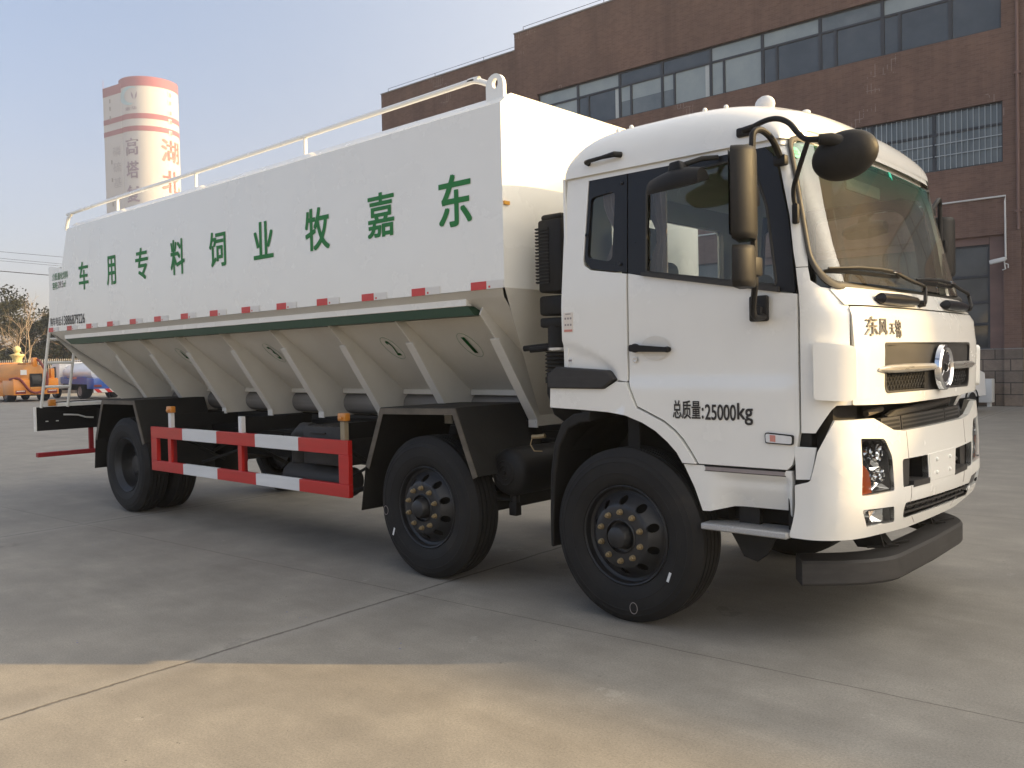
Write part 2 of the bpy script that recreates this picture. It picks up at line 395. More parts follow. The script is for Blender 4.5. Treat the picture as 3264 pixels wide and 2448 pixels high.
# ------------------------------------------------------------------ mesh helpers
def link(o): SC.collection.objects.link(o)
class MB:
    def __init__(s):
        s.v, s.f, s.mi, s.mats = [], [], [], []
    def _mat(s, m):
        if m is None: return 0
        if m not in s.mats: s.mats.append(m)
        return s.mats.index(m)
    def add(s, verts, faces, mat=None):
        k = len(s.v); s.v.extend([tuple(v) for v in verts]); i = s._mat(mat)
        for f in faces:
            s.f.append(tuple(k+a for a in f)); s.mi.append(i)
        return s
    def bm(s, b, mat=None):
        b.verts.ensure_lookup_table(); b.verts.index_update()
        return s.add([v.co[:] for v in b.verts], [[v.index for v in f.verts] for f in b.faces], mat)
    def box(s, a, b, mat=None, bev=0.0, seg=2, mtx=None):
        x0, y0, z0 = a; x1, y1, z1 = b
        m = bmesh.new()
        r = bmesh.ops.create_cube(m, size=1.0)
        for v in m.verts:
            v.co = Vector(((x0+x1)/2+v.co.x*(x1-x0), (y0+y1)/2+v.co.y*(y1-y0), (z0+z1)/2+v.co.z*(z1-z0)))
        if bev: bmesh.ops.bevel(m, geom=m.edges[:], offset=bev, segments=seg, affect='EDGES', profile=.5)
        if mtx is not None: bmesh.ops.transform(m, matrix=mtx, verts=m.verts[:])
        s.bm(m, mat); m.free(); return s
    def tube(s, pts, r, mat=None, n=8, closed=False, caps=True):
        P = [Vector(p) for p in pts]; L = len(P)
        rad = r if isinstance(r, (list, tuple)) else [r]*L
        rings = []; up = None
        for i in range(L):
            a = P[i-1] if (i or closed) else P[i]; b = P[(i+1) % L] if (i < L-1 or closed) else P[i]
            t = (b-a).normalized()
            if up is None:
                up = Vector((0, 0, 1)) if abs(t.z) < .9 else Vector((1, 0, 0))
            u = (up - t*up.dot(t))
            if u.length < 1e-5: u = t.orthogonal()
            u.normalize(); w = t.cross(u); up = u
            rings.append([P[i] + (u*math.cos(2*PI*k/n) + w*math.sin(2*PI*k/n))*rad[i] for k in range(n)])
        V = [v for g in rings for v in g]; F = []
        m = L if closed else L-1
        for i in range(m):
            for k in range(n):
                j = (i+1) % L
                F.append((i*n+k, i*n+(k+1) % n, j*n+(k+1) % n, j*n+k))
        if caps and not closed:
            F.append(tuple(range(n-1, -1, -1))); F.append(tuple((L-1)*n+k for k in range(n)))
        return s.add(V, F, mat)
    def lathe(s, prof, origin, axis='y', mat=None, n=48, caps=False, mats=None):
        # prof: (radius, along)
        o = Vector(origin); V = []; F = []; L = len(prof)
        for (rr, a) in prof:
            for k in range(n):
                c, q = math.cos(2*PI*k/n)*rr, math.sin(2*PI*k/n)*rr
                if axis == 'y': d = (c, a, q)
                elif axis == 'x': d = (a, c, q)
                else: d = (c, q, a)
                V.append(o+Vector(d))
        for i in range(L-1):
            for k in range(n):
                F.append((i*n+k, i*n+(k+1) % n, (i+1)*n+(k+1) % n, (i+1)*n+k))
        if caps:
            F.append(tuple(range(n))); F.append(tuple((L-1)*n+k for k in range(n)))
        return s.add(V, F, mat)
    def prism(s, poly, a, b, plane='xz', mat=None, bev=0.0):
        # polygon in plane extruded along the third axis from a to b
        def to3(p, t):
            if plane == 'xz': return (p[0], t, p[1])
            if plane == 'yz': return (t, p[0], p[1])
            return (p[0], p[1], t)
        n = len(poly); m = bmesh.new()
        A = [m.verts.new(to3(p, a)) for p in poly]; B = [m.verts.new(to3(p, b)) for p in poly]
        m.faces.new(A); m.faces.new(B[::-1])
        for i in range(n): m.faces.new((A[i], B[i], B[(i+1) % n], A[(i+1) % n]))
        bmesh.ops.recalc_face_normals(m, faces=m.faces[:])
        if bev: bmesh.ops.bevel(m, geom=m.edges[:], offset=bev, segments=2, affect='EDGES', profile=.5)
        s.bm(m, mat); m.free(); return s
    def ball(s, c, r, mat=None, seg=16, sc=(1, 1, 1)):
        m = bmesh.new(); bmesh.ops.create_uvsphere(m, u_segments=seg, v_segments=max(6, seg//2), radius=r)
        for v in m.verts: v.co = Vector((v.co.x*sc[0]+c[0], v.co.y*sc[1]+c[1], v.co.z*sc[2]+c[2]))
        s.bm(m, mat); m.free(); return s
    def build(s, name, mat=None, parent=None, ang=35, fix=True, bevel=0.0):
        me = bpy.data.meshes.new(name)
        off = parent_loc(parent)
        me.from_pydata([(v[0]-off[0], v[1]-off[1], v[2]-off[2]) for v in s.v], [], s.f)
        if s.mats:
            for mm in s.mats: me.materials.append(M[mm])
            me.polygons.foreach_set('material_index', s.mi)
        else:
            me.materials.append(M[mat])
        if fix:
            b = bmesh.new(); b.from_mesh(me)
            bmesh.ops.recalc_face_normals(b, faces=b.faces[:]); b.to_mesh(me); b.free()
        if ang:
            me.shade_smooth(); me.set_sharp_from_angle(angle=R(ang))
        me.update()
        o = bpy.data.objects.new(name, me); link(o)
        if parent is not None: o.parent = parent
        if bevel:
            bv = o.modifiers.new('bevel', 'BEVEL'); bv.width = bevel; bv.segments = 2; bv.limit_method = 'ANGLE'; bv.angle_limit = R(40)
        return o
LOCAL = set()
def parent_loc(p):
    # meshes under a turned root (or one listed in LOCAL) are given in the root's own axes
    off = Vector((0, 0, 0))
    while p is not None:
        if abs(p.rotation_euler.z) > 1e-6 or p.name in LOCAL: return Vector((0, 0, 0))
        off = off + p.location; p = p.parent
    return off
def tag(o, label, cat, group=None, kind=None):
    if label: o['label'] = label
    if cat: o['category'] = cat
    if group: o['group'] = group
    if kind: o['kind'] = kind
    return o
def thing(name, label, cat, loc=(0, 0, 0), rz=0.0, group=None):
    o = bpy.data.objects.new(name, None); link(o); o.location = loc; o.rotation_euler = (0, 0, rz)
    o.empty_display_size = .2
    return tag(o, label, cat, group)

# panel: flat outline (with holes) cut on a grid, bent by mapf(a, b, off) and given a real thickness
def patch(mb, poly, mapf, holes=(), step=.08, thick=.02, mat=None, back=True):
    m = bmesh.new(); edges = []
    for loop in (poly, *holes):
        vs = [m.verts.new((p[0], p[1], 0)) for p in loop]
        for i in range(len(vs)): edges.append(m.edges.new((vs[i], vs[(i+1) % len(vs)])))
    bmesh.ops.triangle_fill(m, edges=edges, use_beauty=True, use_dissolve=False)
    xs = [v.co.x for v in m.verts]; ys = [v.co.y for v in m.verts]
    for axis, lo, hi in ((0, min(xs), max(xs)), (1, min(ys), max(ys))):
        n = int((hi-lo)/step)
        for i in range(1, n+1):
            c = lo+(hi-lo)*i/(n+1); co = [0, 0, 0]; co[axis] = c; no = [0, 0, 0]; no[axis] = 1
            bmesh.ops.bisect_plane(m, geom=m.verts[:]+m.edges[:]+m.faces[:], plane_co=co, plane_no=no, dist=1e-5)
    bmesh.ops.remove_doubles(m, verts=m.verts[:], dist=1e-5)
    m.verts.ensure_lookup_table(); m.verts.index_update()
    N = len(m.verts); co = [v.co.copy() for v in m.verts]
    faces = [[v.index for v in f.verts] if f.normal.z > 0 else [v.index for v in f.verts][::-1] for f in m.faces]
    be = [(e.verts[0].index, e.verts[1].index) for e in m.edges if len(e.link_faces) == 1]
    V = [mapf(c.x, c.y, 0.0) for c in co]; F = list(faces)
    if thick:
        V += [mapf(c.x, c.y, -thick) for c in co]
        F += [[i+N for i in f][::-1] for f in faces]
        F += [(a, b, b+N, a+N) for a, b in be]
    m.free()
    mb.add(V, F, mat)
    return mb
def rpoly(pts, n=5):
    # pts: (x, y, radius) -> outline with rounded corners
    out = []; L = len(pts)
    for i in range(L):
        p = Vector(pts[i][:2]); r = pts[i][2] if len(pts[i]) > 2 else 0
        if not r: out.append((p.x, p.y)); continue
        a = Vector(pts[i-1][:2]); b = Vector(pts[(i+1) % L][:2])
        d1 = (a-p).normalized(); d2 = (b-p).normalized()
        ang = d1.angle(d2); t = min(r/math.tan(ang/2), (a-p).length*.49, (b-p).length*.49)
        p1 = p+d1*t; p2 = p+d2*t
        for k in range(n+1):
            s = k/n
            q = p1*(1-s)**2 + p*2*s*(1-s) + p2*s*s
            out.append((q.x, q.y))
    return out
def ell(cx, cy, rx, ry, n=24): return [(cx+rx*math.cos(2*PI*k/n), cy+ry*math.sin(2*PI*k/n)) for k in range(n)]
# lettering: outline of the characters as a flat mesh scaled to the unit square
GL = {}
def glyph(body):
    if body not in GL:
        cu = bpy.data.curves.new('t', 'FONT'); cu.body = body; cu.size = 1; cu.fill_mode = 'FRONT'
        o = bpy.data.objects.new('t', cu); link(o)
        dg = bpy.context.evaluated_depsgraph_get(); dg.update()
        me = bpy.data.meshes.new_from_object(o.evaluated_get(dg))
        b = bmesh.new(); b.from_mesh(me); bmesh.ops.triangulate(b, faces=b.faces[:])
        V = [v.co[:2] for v in b.verts]; F = [[v.index for v in f.verts] for f in b.faces]; b.free()
        bpy.data.objects.remove(o); bpy.data.curves.remove(cu); bpy.data.meshes.remove(me)
        x0 = min(v[0] for v in V); x1 = max(v[0] for v in V); y0 = min(v[1] for v in V); y1 = max(v[1] for v in V)
        GL[body] = ([((v[0]-x0)/(x1-x0), (v[1]-y0)/(y1-y0)) for v in V], F, x1-x0, y1-y0)
    return GL[body]
def letters(mb, body, mapf, bold=0.0, mat=None, depth=0.0):
    # a heavier weight is made of a few copies set side by side, each a hair in front of the last
    V, F, bx, by = glyph(body)
    offs = [(0, 0)] if not bold else [(-1, -.6), (-1, .6), (0, 0), (1, -.6), (1, .6)]
    for n_, (ox, oy) in enumerate(offs):
        du, dv = ox*bold/bx, oy*bold/by; e = .00025*n_
        W = [mapf(u+du, v+dv, e) for u, v in V]; FF = [list(f) for f in F]
        if depth:
            n = len(W); W = [mapf(u+du, v+dv, depth+e) for u, v in V] + W
            es = {(f[i], f[(i+1) % 3]) for f in F for i in range(3)}
            for (p, q) in es:
                if (q, p) not in es: FF.append([p, q, q+n, p+n])
        mb.add(W, FF, mat)
    return mb
def smooth(pts, k=5):
    P = [Vector(p) for p in pts]; L = len(P); out = []
    for i in range(L-1):
        z0 = P[max(0, i-1)]; a = P[i]; b = P[i+1]; z3 = P[min(L-1, i+2)]
        for j in range(k):
            t = j/k; out.append(.5*((2*a)+(b-z0)*t+(2*z0-5*a+4*b-z3)*t*t+(3*a-z0-3*b+z3)*t**3))
    out.append(P[-1]); return out
# ================================================================== the feed truck
def lerp(tab, z):
    if z <= tab[0][0]: return tab[0][1]
    for (a, b), (c, d) in zip(tab, tab[1:]):
        if z <= c: return b+(d-b)*(z-a)/(c-a)
    return tab[-1][1]
FT = [(1.28, 4.10), (1.6, 4.11), (1.78, 4.09), (1.84, 4.05), (1.9, 4.01), (2.07, 3.96), (2.4, 3.875), (2.7, 3.795), (2.78, 3.76)]
XT = [(1.9, 3.79), (2.07, 3.765), (2.4, 3.73), (2.6, 3.69), (2.7, 3.66)]
WT = [(1.95, 1.20), (2.7, 1.175)]
CL = .44
def cab_front(s, z, off=0.0):
    sg = -1 if s < 0 else 1; a = abs(s); F = lerp(FT, z); X1 = lerp(XT, z); W = lerp(WT, z); y0 = W-.3
    if a <= y0: return (F-.05*(a/1.2)**2+off, sg*a, z)
    th = min((a-y0)/CL, 1)*PI/2
    y = y0+.3*math.sin(th); d = F-.05-X1
    x = F-.05*(y/1.2)**2-d*(1-math.cos(th))
    if a > y0+CL: x -= a-y0-CL
    return (x+off*math.cos(th), sg*(y+off*math.sin(th)), z)
def cab_side(sg):
    def f(x, z, off=0.0):
        X1 = lerp(XT, z); W = lerp(WT, z)
        if x <= X1: return (x, sg*(W+off), z)
        d = lerp(FT, z)-.05-X1
        th = math.acos(max(0.0, min(1.0, 1-(X1+d-x)/d)))
        return (x+off*math.cos(th), sg*(W-.3+.3*math.sin(th)+off*math.sin(th)), z)
    return f
def shift(f, o): return lambda a, b, off=0.0: f(a, b, off+o)
def bump_front(s, z, off=0.0):
    sg = -1 if s < 0 else 1; a = abs(s)
    F = 4.12-.02*max(0, (z-1.0)/.25)-.05*max(0, (.8-z)/.2)**1.5; y0 = .95
    if a <= y0: return (F-.06*(a/1.2)**2+off, sg*a, z)
    th = min((a-y0)/.36, 1)*PI/2
    y = y0+.28*math.sin(th)
    x = F-.06*(y/1.2)**2-.2*(1-math.cos(th))
    if a > y0+.36: x -= a-y0-.36
    return (x+off*math.cos(th), sg*(y+off*math.sin(th)), z)

truck = thing('feed_truck', 'large white bulk feed tanker truck with green lettering, three axles and a red-and-white side guard', 'truck')

# ---------------- tank shell
TY = 1.25
tb = MB()
side = [(1.80, 2.06), (1.80, 3.272), (-5.30, 3.272), (-5.47, 2.88), (-5.50, 2.82), (-5.88, 2.875), (-5.955, 2.06)]
for sg in (-1, 1):
    patch(tb, side, lambda x, z, off=0.0, sg=sg: (x, sg*(TY+off), z), step=.6, thick=.012)
tb.prism([(-1.25, 3.272), (-1.145, 3.352), (1.145, 3.352), (1.25, 3.272), (1.235, 3.262), (1.14, 3.338), (-1.14, 3.338), (-1.235, 3.262)], -5.30, 1.80, 'yz')
tb.prism([(-1.238, 2.06), (-1.238, 3.27), (-1.145, 3.350), (1.145, 3.350), (1.238, 3.27), (1.238, 2.06)], 1.77, 1.797, 'yz')
tb.prism([(-1.238, 2.06), (-1.238, 2.86), (1.238, 2.86), (1.238, 2.06)], -5.94, -5.91, 'yz')
V = [(-5.30, -1.238, 3.27), (-5.30, 1.238, 3.27), (-5.49, 1.238, 2.83), (-5.49, -1.238, 2.83), (-5.9, -1.238, 2.86), (-5.9, 1.238, 2.86), (-5.30, -1.14, 3.35), (-5.30, 1.14, 3.35)]
tb.add(V, [(0, 1, 2, 3), (3, 2, 5, 4), (6, 7, 1, 0)])
tank = tb.build('tank', 'tank_white', truck, ang=20)
# green characters, front to rear, and the smaller inscriptions
tside = lambda x0, x1, z0, z1: (lambda u, v, d=0: (x0+(x1-x0)*u, -TY-.003-d, z0+(z1-z0)*v))
for ch, x0, x1, z0, z1 in (('车', -4.99, -4.73, 2.520, 2.838), ('用', -4.225, -4.005, 2.518, 2.832), ('专', -3.515, -3.235, 2.520, 2.846), ('料', -2.735, -2.460, 2.510, 2.850),
                           ('饲', -1.97, -1.683, 2.518, 2.838), ('业', -1.20, -.90, 2.520, 2.835), ('牧', -.412, -.092, 2.514, 2.850), ('嘉', .404, .705, 2.530, 2.856), ('东', 1.200, 1.512, 2.515, 2.868)):
    mb = MB(); letters(mb, ch, tside(x0, x1, z0, z1), .022); mb.build('green_lettering', 'letter_green', tank, ang=0, fix=False)
mb = MB(); letters(mb, '介质:膨化饲料', tside(-5.79, -5.31, 2.685, 2.775), .008, 'letter_green'); letters(mb, '容积:', tside(-5.79, -5.62, 2.575, 2.665), .012, 'letter_green')
letters(mb, '29.5', tside(-5.615, -5.46, 2.588, 2.665), .015, 'letter_grey'); letters(mb, 'm³', tside(-5.445, -5.38, 2.588, 2.665), .012, 'letter_green')
mb.build('capacity_lettering', None, tank, ang=0, fix=False)
mb = MB(); letters(mb, '购车电话', tside(-5.90, -5.57, 2.130, 2.235), .010); letters(mb, ':', tside(-5.555, -5.54, 2.14, 2.20), .01); letters(mb, '13886879226', tside(-5.52, -4.865, 2.128, 2.240), .010)
mb.build('phone_lettering', 'letter_black', tank, ang=0, fix=False)
tx = [1.494, .886, .305, -.282, -.869] + [-.869-.5652*k for k in range(1, 10)]
for x in tx:
    mb = MB(); mb.box((x, -TY-.005, 2.058), (x+.145, -TY-.0025, 2.112), 'tape_red'); mb.box((x+.165, -TY-.005, 2.066), (x+.182, -TY-.0025, 2.080), 'tape_red')
    mb.box((x+.147, -TY-.0045, 2.058), (x+.30, -TY-.0023, 2.112), 'tape_clear')
    mb.build('reflective_tape', None, tank, ang=0)
mb = MB(); mb.box((1.8, -1.243, 2.605), (1.812, -1.19, 2.628)); mb.build('front_sticker', 'yellow_mark', tank, ang=0)
# hopper under the shell
hp = MB()
for sg in (-1, 1):
    hp.add([(1.78, sg*1.245, 2.058), (1.74, sg*1.19, 2.005), (-5.86, sg*1.19, 2.005), (-5.95, sg*1.245, 2.058)], [(0, 1, 2, 3)])
    hp.add([(1.74, sg*1.19, 2.005), (1.49, sg*.33, 1.325), (-5.58, sg*.33, 1.325), (-5.86, sg*1.19, 2.005)], [(0, 1, 2, 3)])
hp.add([(1.797, -1.245, 2.06), (1.797, 1.245, 2.06), (1.46, .50, 1.12), (1.46, -.50, 1.12)], [(0, 1, 2, 3)])
hp.add([(-5.95, -1.245, 2.06), (-5.95, 1.245, 2.06), (-5.5, .50, 1.12), (-5.5, -.50, 1.12)], [(0, 1, 2, 3)])
hp.box((-5.5, -.12, 1.08), (1.42, .12, 1.30))
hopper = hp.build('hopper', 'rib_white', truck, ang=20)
hs = lambda x, t, off=0: (x, -1.19+.86*t-.62*(off+.004), 2.005-.68*t-.784*(off+.004))
for body, cx in (('1', 1.03), ('2', .13), ('3', -1.62), ('4', -3.35)):
    mb = MB()
    letters(mb, body, lambda u, v, d=0, cx=cx: hs(cx-.02+.05*u*(1 if body != '1' else .6), .53-.17*v), .012)
    pts = [hs(cx+.085*math.cos(2*PI*k/28), .445+.13*math.sin(2*PI*k/28)) for k in range(28)]
    mb.tube(pts, .0011, n=4, closed=True)
    mb.build('hopper_number', 'letter_green', hopper, ang=0, fix=False)
mb = MB(); a = [hs(-5.03, .60, 0), hs(-4.72, .60, 0), hs(-4.72, .72, 0), hs(-5.03, .72, 0)]
mb.add(a+[hs(-5.03, .60, -.006), hs(-4.72, .60, -.006), hs(-4.72, .72, -.006), hs(-5.03, .72, -.006)], [(0, 1, 2, 3), (0, 1, 5, 4), (1, 2, 6, 5), (2, 3, 7, 6), (3, 0, 4, 7)])
mb.build('data_plate', 'grey_plastic', hopper, ang=0)
# longitudinal beam with white lip and green band
for sg in (-1, 1):
    mb = MB(); mb.prism([(sg*1.195, 2.018), (sg*1.195, 1.962), (sg*1.05, 1.962), (sg*1.05, 2.018)], -5.6 if sg > 0 else -5.62, 1.385, 'yz')
    bm_ = mb.build('side_beam', 'tank_white', truck, ang=20, bevel=.004)
    gb = MB(); gb.add([(1.40, sg*1.193, 1.96), (1.45, sg*1.185, 1.895), (-5.45, sg*1.185, 1.895), (-5.60, sg*1.193, 1.96), (1.40, sg*1.06, 1.96), (1.45, sg*1.06, 1.895), (-5.45, sg*1.06, 1.895), (-5.60, sg*1.06, 1.96)],
                     [(0, 1, 2, 3), (0, 4, 5, 1), (1, 5, 6, 2), (2, 6, 7, 3)])
    gb.build('green_band', 'green_shaded', bm_, ang=20)
# ribs: gusset plate + flange + foot
RX = [1.47, .565, -.285, -1.165, -2.03, -2.92, -3.74, -4.61]
def rib_mesh(x, sg):
    mb = MB()
    poly = [(sg*1.15, 1.90), (sg*1.0, 1.735), (sg*.60, 1.14), (sg*.60, 1.085), (sg*.23, 1.085), (sg*.23, 1.26), (sg*.31, 1.345), (sg*1.12, 1.955)]
    mb.prism(poly, x-.006, x+.006, 'yz')
    dy, dz = sg*.40, .595
    for (a0, b0, a1, b1) in ((sg*1.0, 1.735, sg*.60, 1.14), (sg*.60, 1.14, sg*.60, 1.078)):
        nx, nz = (sg*.83*.012, -.56*.012) if b1 > 1.1 else (sg*.012, 0)
        mb.prism([(a0, b0), (a1, b1), (a1+nx, b1+nz), (a0+nx, b0+nz)], x-.042, x+.042, 'yz')
    return mb
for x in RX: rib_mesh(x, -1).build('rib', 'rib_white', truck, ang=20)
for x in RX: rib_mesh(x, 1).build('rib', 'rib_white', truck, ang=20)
# discharge auger trough under the hopper and its cover strips
mb = MB(); mb.tube([(-5.4, -.25, 1.205), (1.44, -.25, 1.205)], .105, 'pipe_grey', n=20); mb.tube([(-5.4, .25, 1.205), (1.44, .25, 1.205)], .105, 'pipe_grey', n=20)
for x0, x1 in zip(RX[1:], RX[:-1]):
    mb.prism([(-.345, 1.345), (-.365, 1.342), (-.365, 1.300), (-.27, 1.296), (-.27, 1.32)], x0+.02, x1-.22, 'yz', 'rib_white')
mb.build('auger_tube', None, truck, ang=40)
# lifting lug, top handrail, ladder
mb = MB(); pl = [(1.60, 3.29), (1.60, 3.42)]+[(1.68+.08*math.cos(PI-PI*k/10), 3.42+.08*math.sin(PI-PI*k/10)) for k in range(11)]+[(1.76, 3.42), (1.76, 3.29)]
patch(mb, pl, lambda x, z, off=0.0: (x, -1.175-off, z), holes=[ell(1.685, 3.435, .026, .034, 16)], step=.3, thick=.03)
mb.build('lifting_lug', 'tank_white', truck, ang=30)
mb = MB(); ry = -1.06
mb.tube(smooth([(-5.80, ry, 3.33), (-5.775, ry, 3.40), (-5.72, ry, 3.475), (-5.62, ry, 3.51), (-5.45, ry, 3.525), (-2, ry, 3.535), (1.15, ry, 3.545), (1.33, ry, 3.55), (1.42, ry, 3.535), (1.52, ry, 3.49), (1.60, ry-.05, 3.45)], 3), .021, n=10)
for x in (-4.33, -2.54, -.66): mb.tube([(x, ry, 3.33), (x, ry, 3.535)], .017, n=8)
mb.build('handrail', 'tank_white', truck)
mb = MB()
for y in (-1.19, -.86):
    mb.tube([(-5.93, y, 2.86), (-6.0, y, 2.4), (-6.48, y, 1.10)], .019, n=8)
mb.tube([(-5.93, -.86, 2.86), (-5.9, -.86, 2.98), (-5.78, -.86, 3.06), (-5.66, -.86, 3.06)], .019, n=8)
for z in (1.98, 1.68, 1.37):
    x = -6.0-.48*(2.4-z)/1.3; mb.tube([(x, -1.19, z), (x, -.86, z)], .017, n=8)
mb.build('ladder', 'tank_white', truck)
# ---------------- chassis
mb = MB()
for y in (-.43, .43):
    s_ = 1 if y > 0 else -1
    mb.box((-6.62, y-.004, .76), (3.75, y+.004, 1.04)); mb.box((-6.62, min(y, y-s_*.07), 1.034), (3.75, max(y, y-s_*.07), 1.042)); mb.box((-6.62, min(y, y-s_*.07), .758), (3.75, max(y, y-s_*.07), .766))
for x in (-6.2, -4.9, -3.1, -1.9, -.6, .3, 1.5, 2.2): mb.box((x-.04, -.43, .80), (x+.04, .43, 1.0))
mb.box((-5.5, -.40, 1.04), (1.6, -.33, 1.085)); mb.box((-5.5, .33, 1.04), (1.6, .40, 1.085))
for x in (2.708, .959): mb.box((x-.07, -.95, .40), (x+.07, .95, .54), bev=.02)
mb.tube([(-3.924, -.95, .52), (-3.924, .95, .52)], .085, n=12); mb.ball((-3.924, 0, .52), .24, seg=16)
mb.tube([(-3.7, 0, .6), (.4, 0, .78), (1.6, 0, .85)], .06, n=10)
for x in (2.708, .959, -3.924):
    for y in (-.47, .47): mb.prism([(x-.75, .72), (x-.4, .60), (x, .55), (x+.4, .60), (x+.75, .72), (x+.4, .64), (x, .60), (x-.4, .64)], y-.045, y+.045, 'xz')
# brackets, pipes and hoses between the rails and the side guard
for x in (-2.93, -1.57, -.03): mb.box((x-.004, -1.20, .97), (x+.004, -.44, 1.10)); mb.tube([(x, -1.19, .9), (x-.3, -.45, .55)], .018, n=6)
mb.tube([(-2.9, -.5, .9), (-2.2, -.52, .93), (-1.2, -.5, .9), (.3, -.52, .95), (1.6, -.5, .98)], .018, n=6)
mb.tube([(-2.3, -.6, .62), (-1.5, -1.0, .50), (-.8, -1.05, .56)], .022, n=6)
mb.tube([(-2.7, -1.0, .60), (-1.9, -.55, .88)], .016, n=6); mb.tube([(-.2, -1.1, .60), (.25, -.62, .98)], .012, n=6); mb.tube([(-.1, -1.1, .52), (.35, -.6, .72)], .02, n=6)
mb.tube([(.05, -.9, 1.0), (.2, -.95, .9), (.22, -1.0, .7), (.1, -.9, .55)], .014, n=6)
mb.tube([(-1.0, -.5, 1.09), (-.2, -.6, 1.10), (.6, -.55, 1.09), (1.5, -.6, 1.12)], .014, n=6)
# solid black box between the rails so nothing shines through
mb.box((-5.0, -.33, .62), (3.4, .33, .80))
mb.build('chassis_frame', 'frame_black', truck, ang=30)
mb = MB(); mb.box((-6.66, -1.21, .79), (-6.60, 1.21, 1.10), 'frame_black'); mb.box((-6.665, -1.222, .785), (-6.595, -1.21, 1.105), 'tank_white')
mb.box((-6.60, -1.0, 1.02), (-6.59, .9, 1.03), 'frame_black'); mb.tube([(-6.58, -.88, .99), (-6.55, -.80, .985), (-6.55, -.7, .975), (-6.56, -.60, .94), (-6.56, -.5, .93)], .011, 'conduit_white', n=6)
for y in (-1.1, -.97): mb.box((-6.60, y, .905), (-6.585, y+.03, .917), 'conduit_white')
mb.box((-6.66, -.98, 1.104), (-6.50, 1.0, 1.15), 'tank_white'); mb.tube([(-6.5, -1.0, 1.16), (-6.52, -.75, 1.165), (-6.52, 0, 1.165)], .008, 'frame_black', n=5)
mb.box((-6.60, -1.07, 1.11), (-6.54, -.98, 1.20), 'orange_lens', bev=.012)
mb.build('rear_panel', None, truck, ang=30)
mb = MB(); mb.box((-6.70, -1.2, .44), (-6.62, 1.2, .50)); 
for y in (-.5, .5): mb.box((-6.68, y-.03, .49), (-6.64, y+.03, .80))
mb.build('rear_underrun_bar', 'red_dark', truck, ang=30, bevel=.006)
# mudguards of the two rear axles
def mudguard(prof, name, yin):
    mb = MB()
    for i in range(len(prof)-1):
        (x0, z0), (x1, z1) = prof[i], prof[i+1]
        d = Vector((x1-x0, 0, z1-z0)).normalized(); n = Vector((-d.z, 0, d.x))*.006
        mb.add([(x0, -1.275, z0), (x1, -1.275, z1), (x1, -yin, z1), (x0, -yin, z0), (x0+n.x, -1.275, z0+n.z), (x1+n.x, -1.275, z1+n.z), (x1+n.x, -yin, z1+n.z), (x0+n.x, -yin, z0+n.z)],
               [(0, 1, 2, 3), (4, 5, 6, 7), (0, 1, 5, 4), (2, 3, 7, 6), (0, 3, 7, 4), (1, 2, 6, 5)], 'mud_black')
    pts = prof[1:]
    for i in range(len(pts)-1):
        (x0, z0), (x1, z1) = pts[i], pts[i+1]
        d = Vector((x1-x0, 0, z1-z0)).normalized(); n = Vector((d.z, 0, -d.x))*.045
        mb.add([(x0, -1.279-.0012*i, z0), (x1, -1.279-.0012*i, z1), (x1+n.x, -1.279-.0012*i, z1+n.z), (x0+n.x, -1.279-.0012*i, z0+n.z),
                (x0, -1.274, z0), (x1, -1.274, z1), (x1+n.x, -1.274, z1+n.z), (x0+n.x, -1.274, z0+n.z)], [(0, 1, 2, 3), (4, 5, 6, 7), (0, 1, 5, 4), (1, 2, 6, 5), (2, 3, 7, 6), (3, 0, 4, 7)], 'mud_edge')
    return mb.build(name, None, truck, ang=20)
mudguard([(-4.665, .44), (-4.622, .785), (-4.414, 1.232), (-3.60, 1.236), (-3.39, .785)], 'mudguard', .47)
mudguard([(.265, .436), (.33, .784), (.523, 1.238), (1.339, 1.252), (1.538, .79)], 'mudguard', .47)
mb = MB(); mb.add([(-3.39, -.5, .785), (-3.39, -1.25, .785), (-3.34, -1.2, .45), (-3.34, -.5, .45)], [(0, 1, 2, 3)]); mb.build('mud_flap', 'mud_black', truck, ang=0)
# front wheel mud flap (moulded, behind the first wheel)
mb = MB(); pr = [(2.46, 1.255), (2.33, 1.235), (2.24, 1.18), (2.175, 1.05), (2.14, .85), (2.13, .62), (2.13, .38), (2.155, .38), (2.16, .62), (2.18, .85), (2.22, 1.03), (2.29, 1.14), (2.38, 1.18), (2.46, 1.19)]
mb.prism(pr, -1.225, -.86, 'xz'); mb.prism([(2.20, 1.26), (2.44, 1.27), (2.40, 1.20), (2.25, 1.20)], -1.0, -.9, 'xz')
mb.build('front_mud_flap', 'black_plastic', truck, ang=40, bevel=.01)
# side guard with its posts and amber lamps
mb = MB(); gy0, gy1 = -1.245, -1.20
def gbar(z0, z1):
    xs = [-3.31, -2.635, -1.97, -1.295, -.62, .067]
    for i in range(5): mb.box((xs[i], gy0, z0), (xs[i+1], gy1, z1), 'red_paint' if i % 2 == 0 else 'guard_white')
gbar(.85, .966); gbar(.507, .612)
mb.box((-3.31, gy0+.0005, .612), (-3.188, gy1-.0005, .85), 'red_paint'); mb.box((-.062, gy0+.0005, .612), (.067, gy1-.0005, .85), 'red_paint')

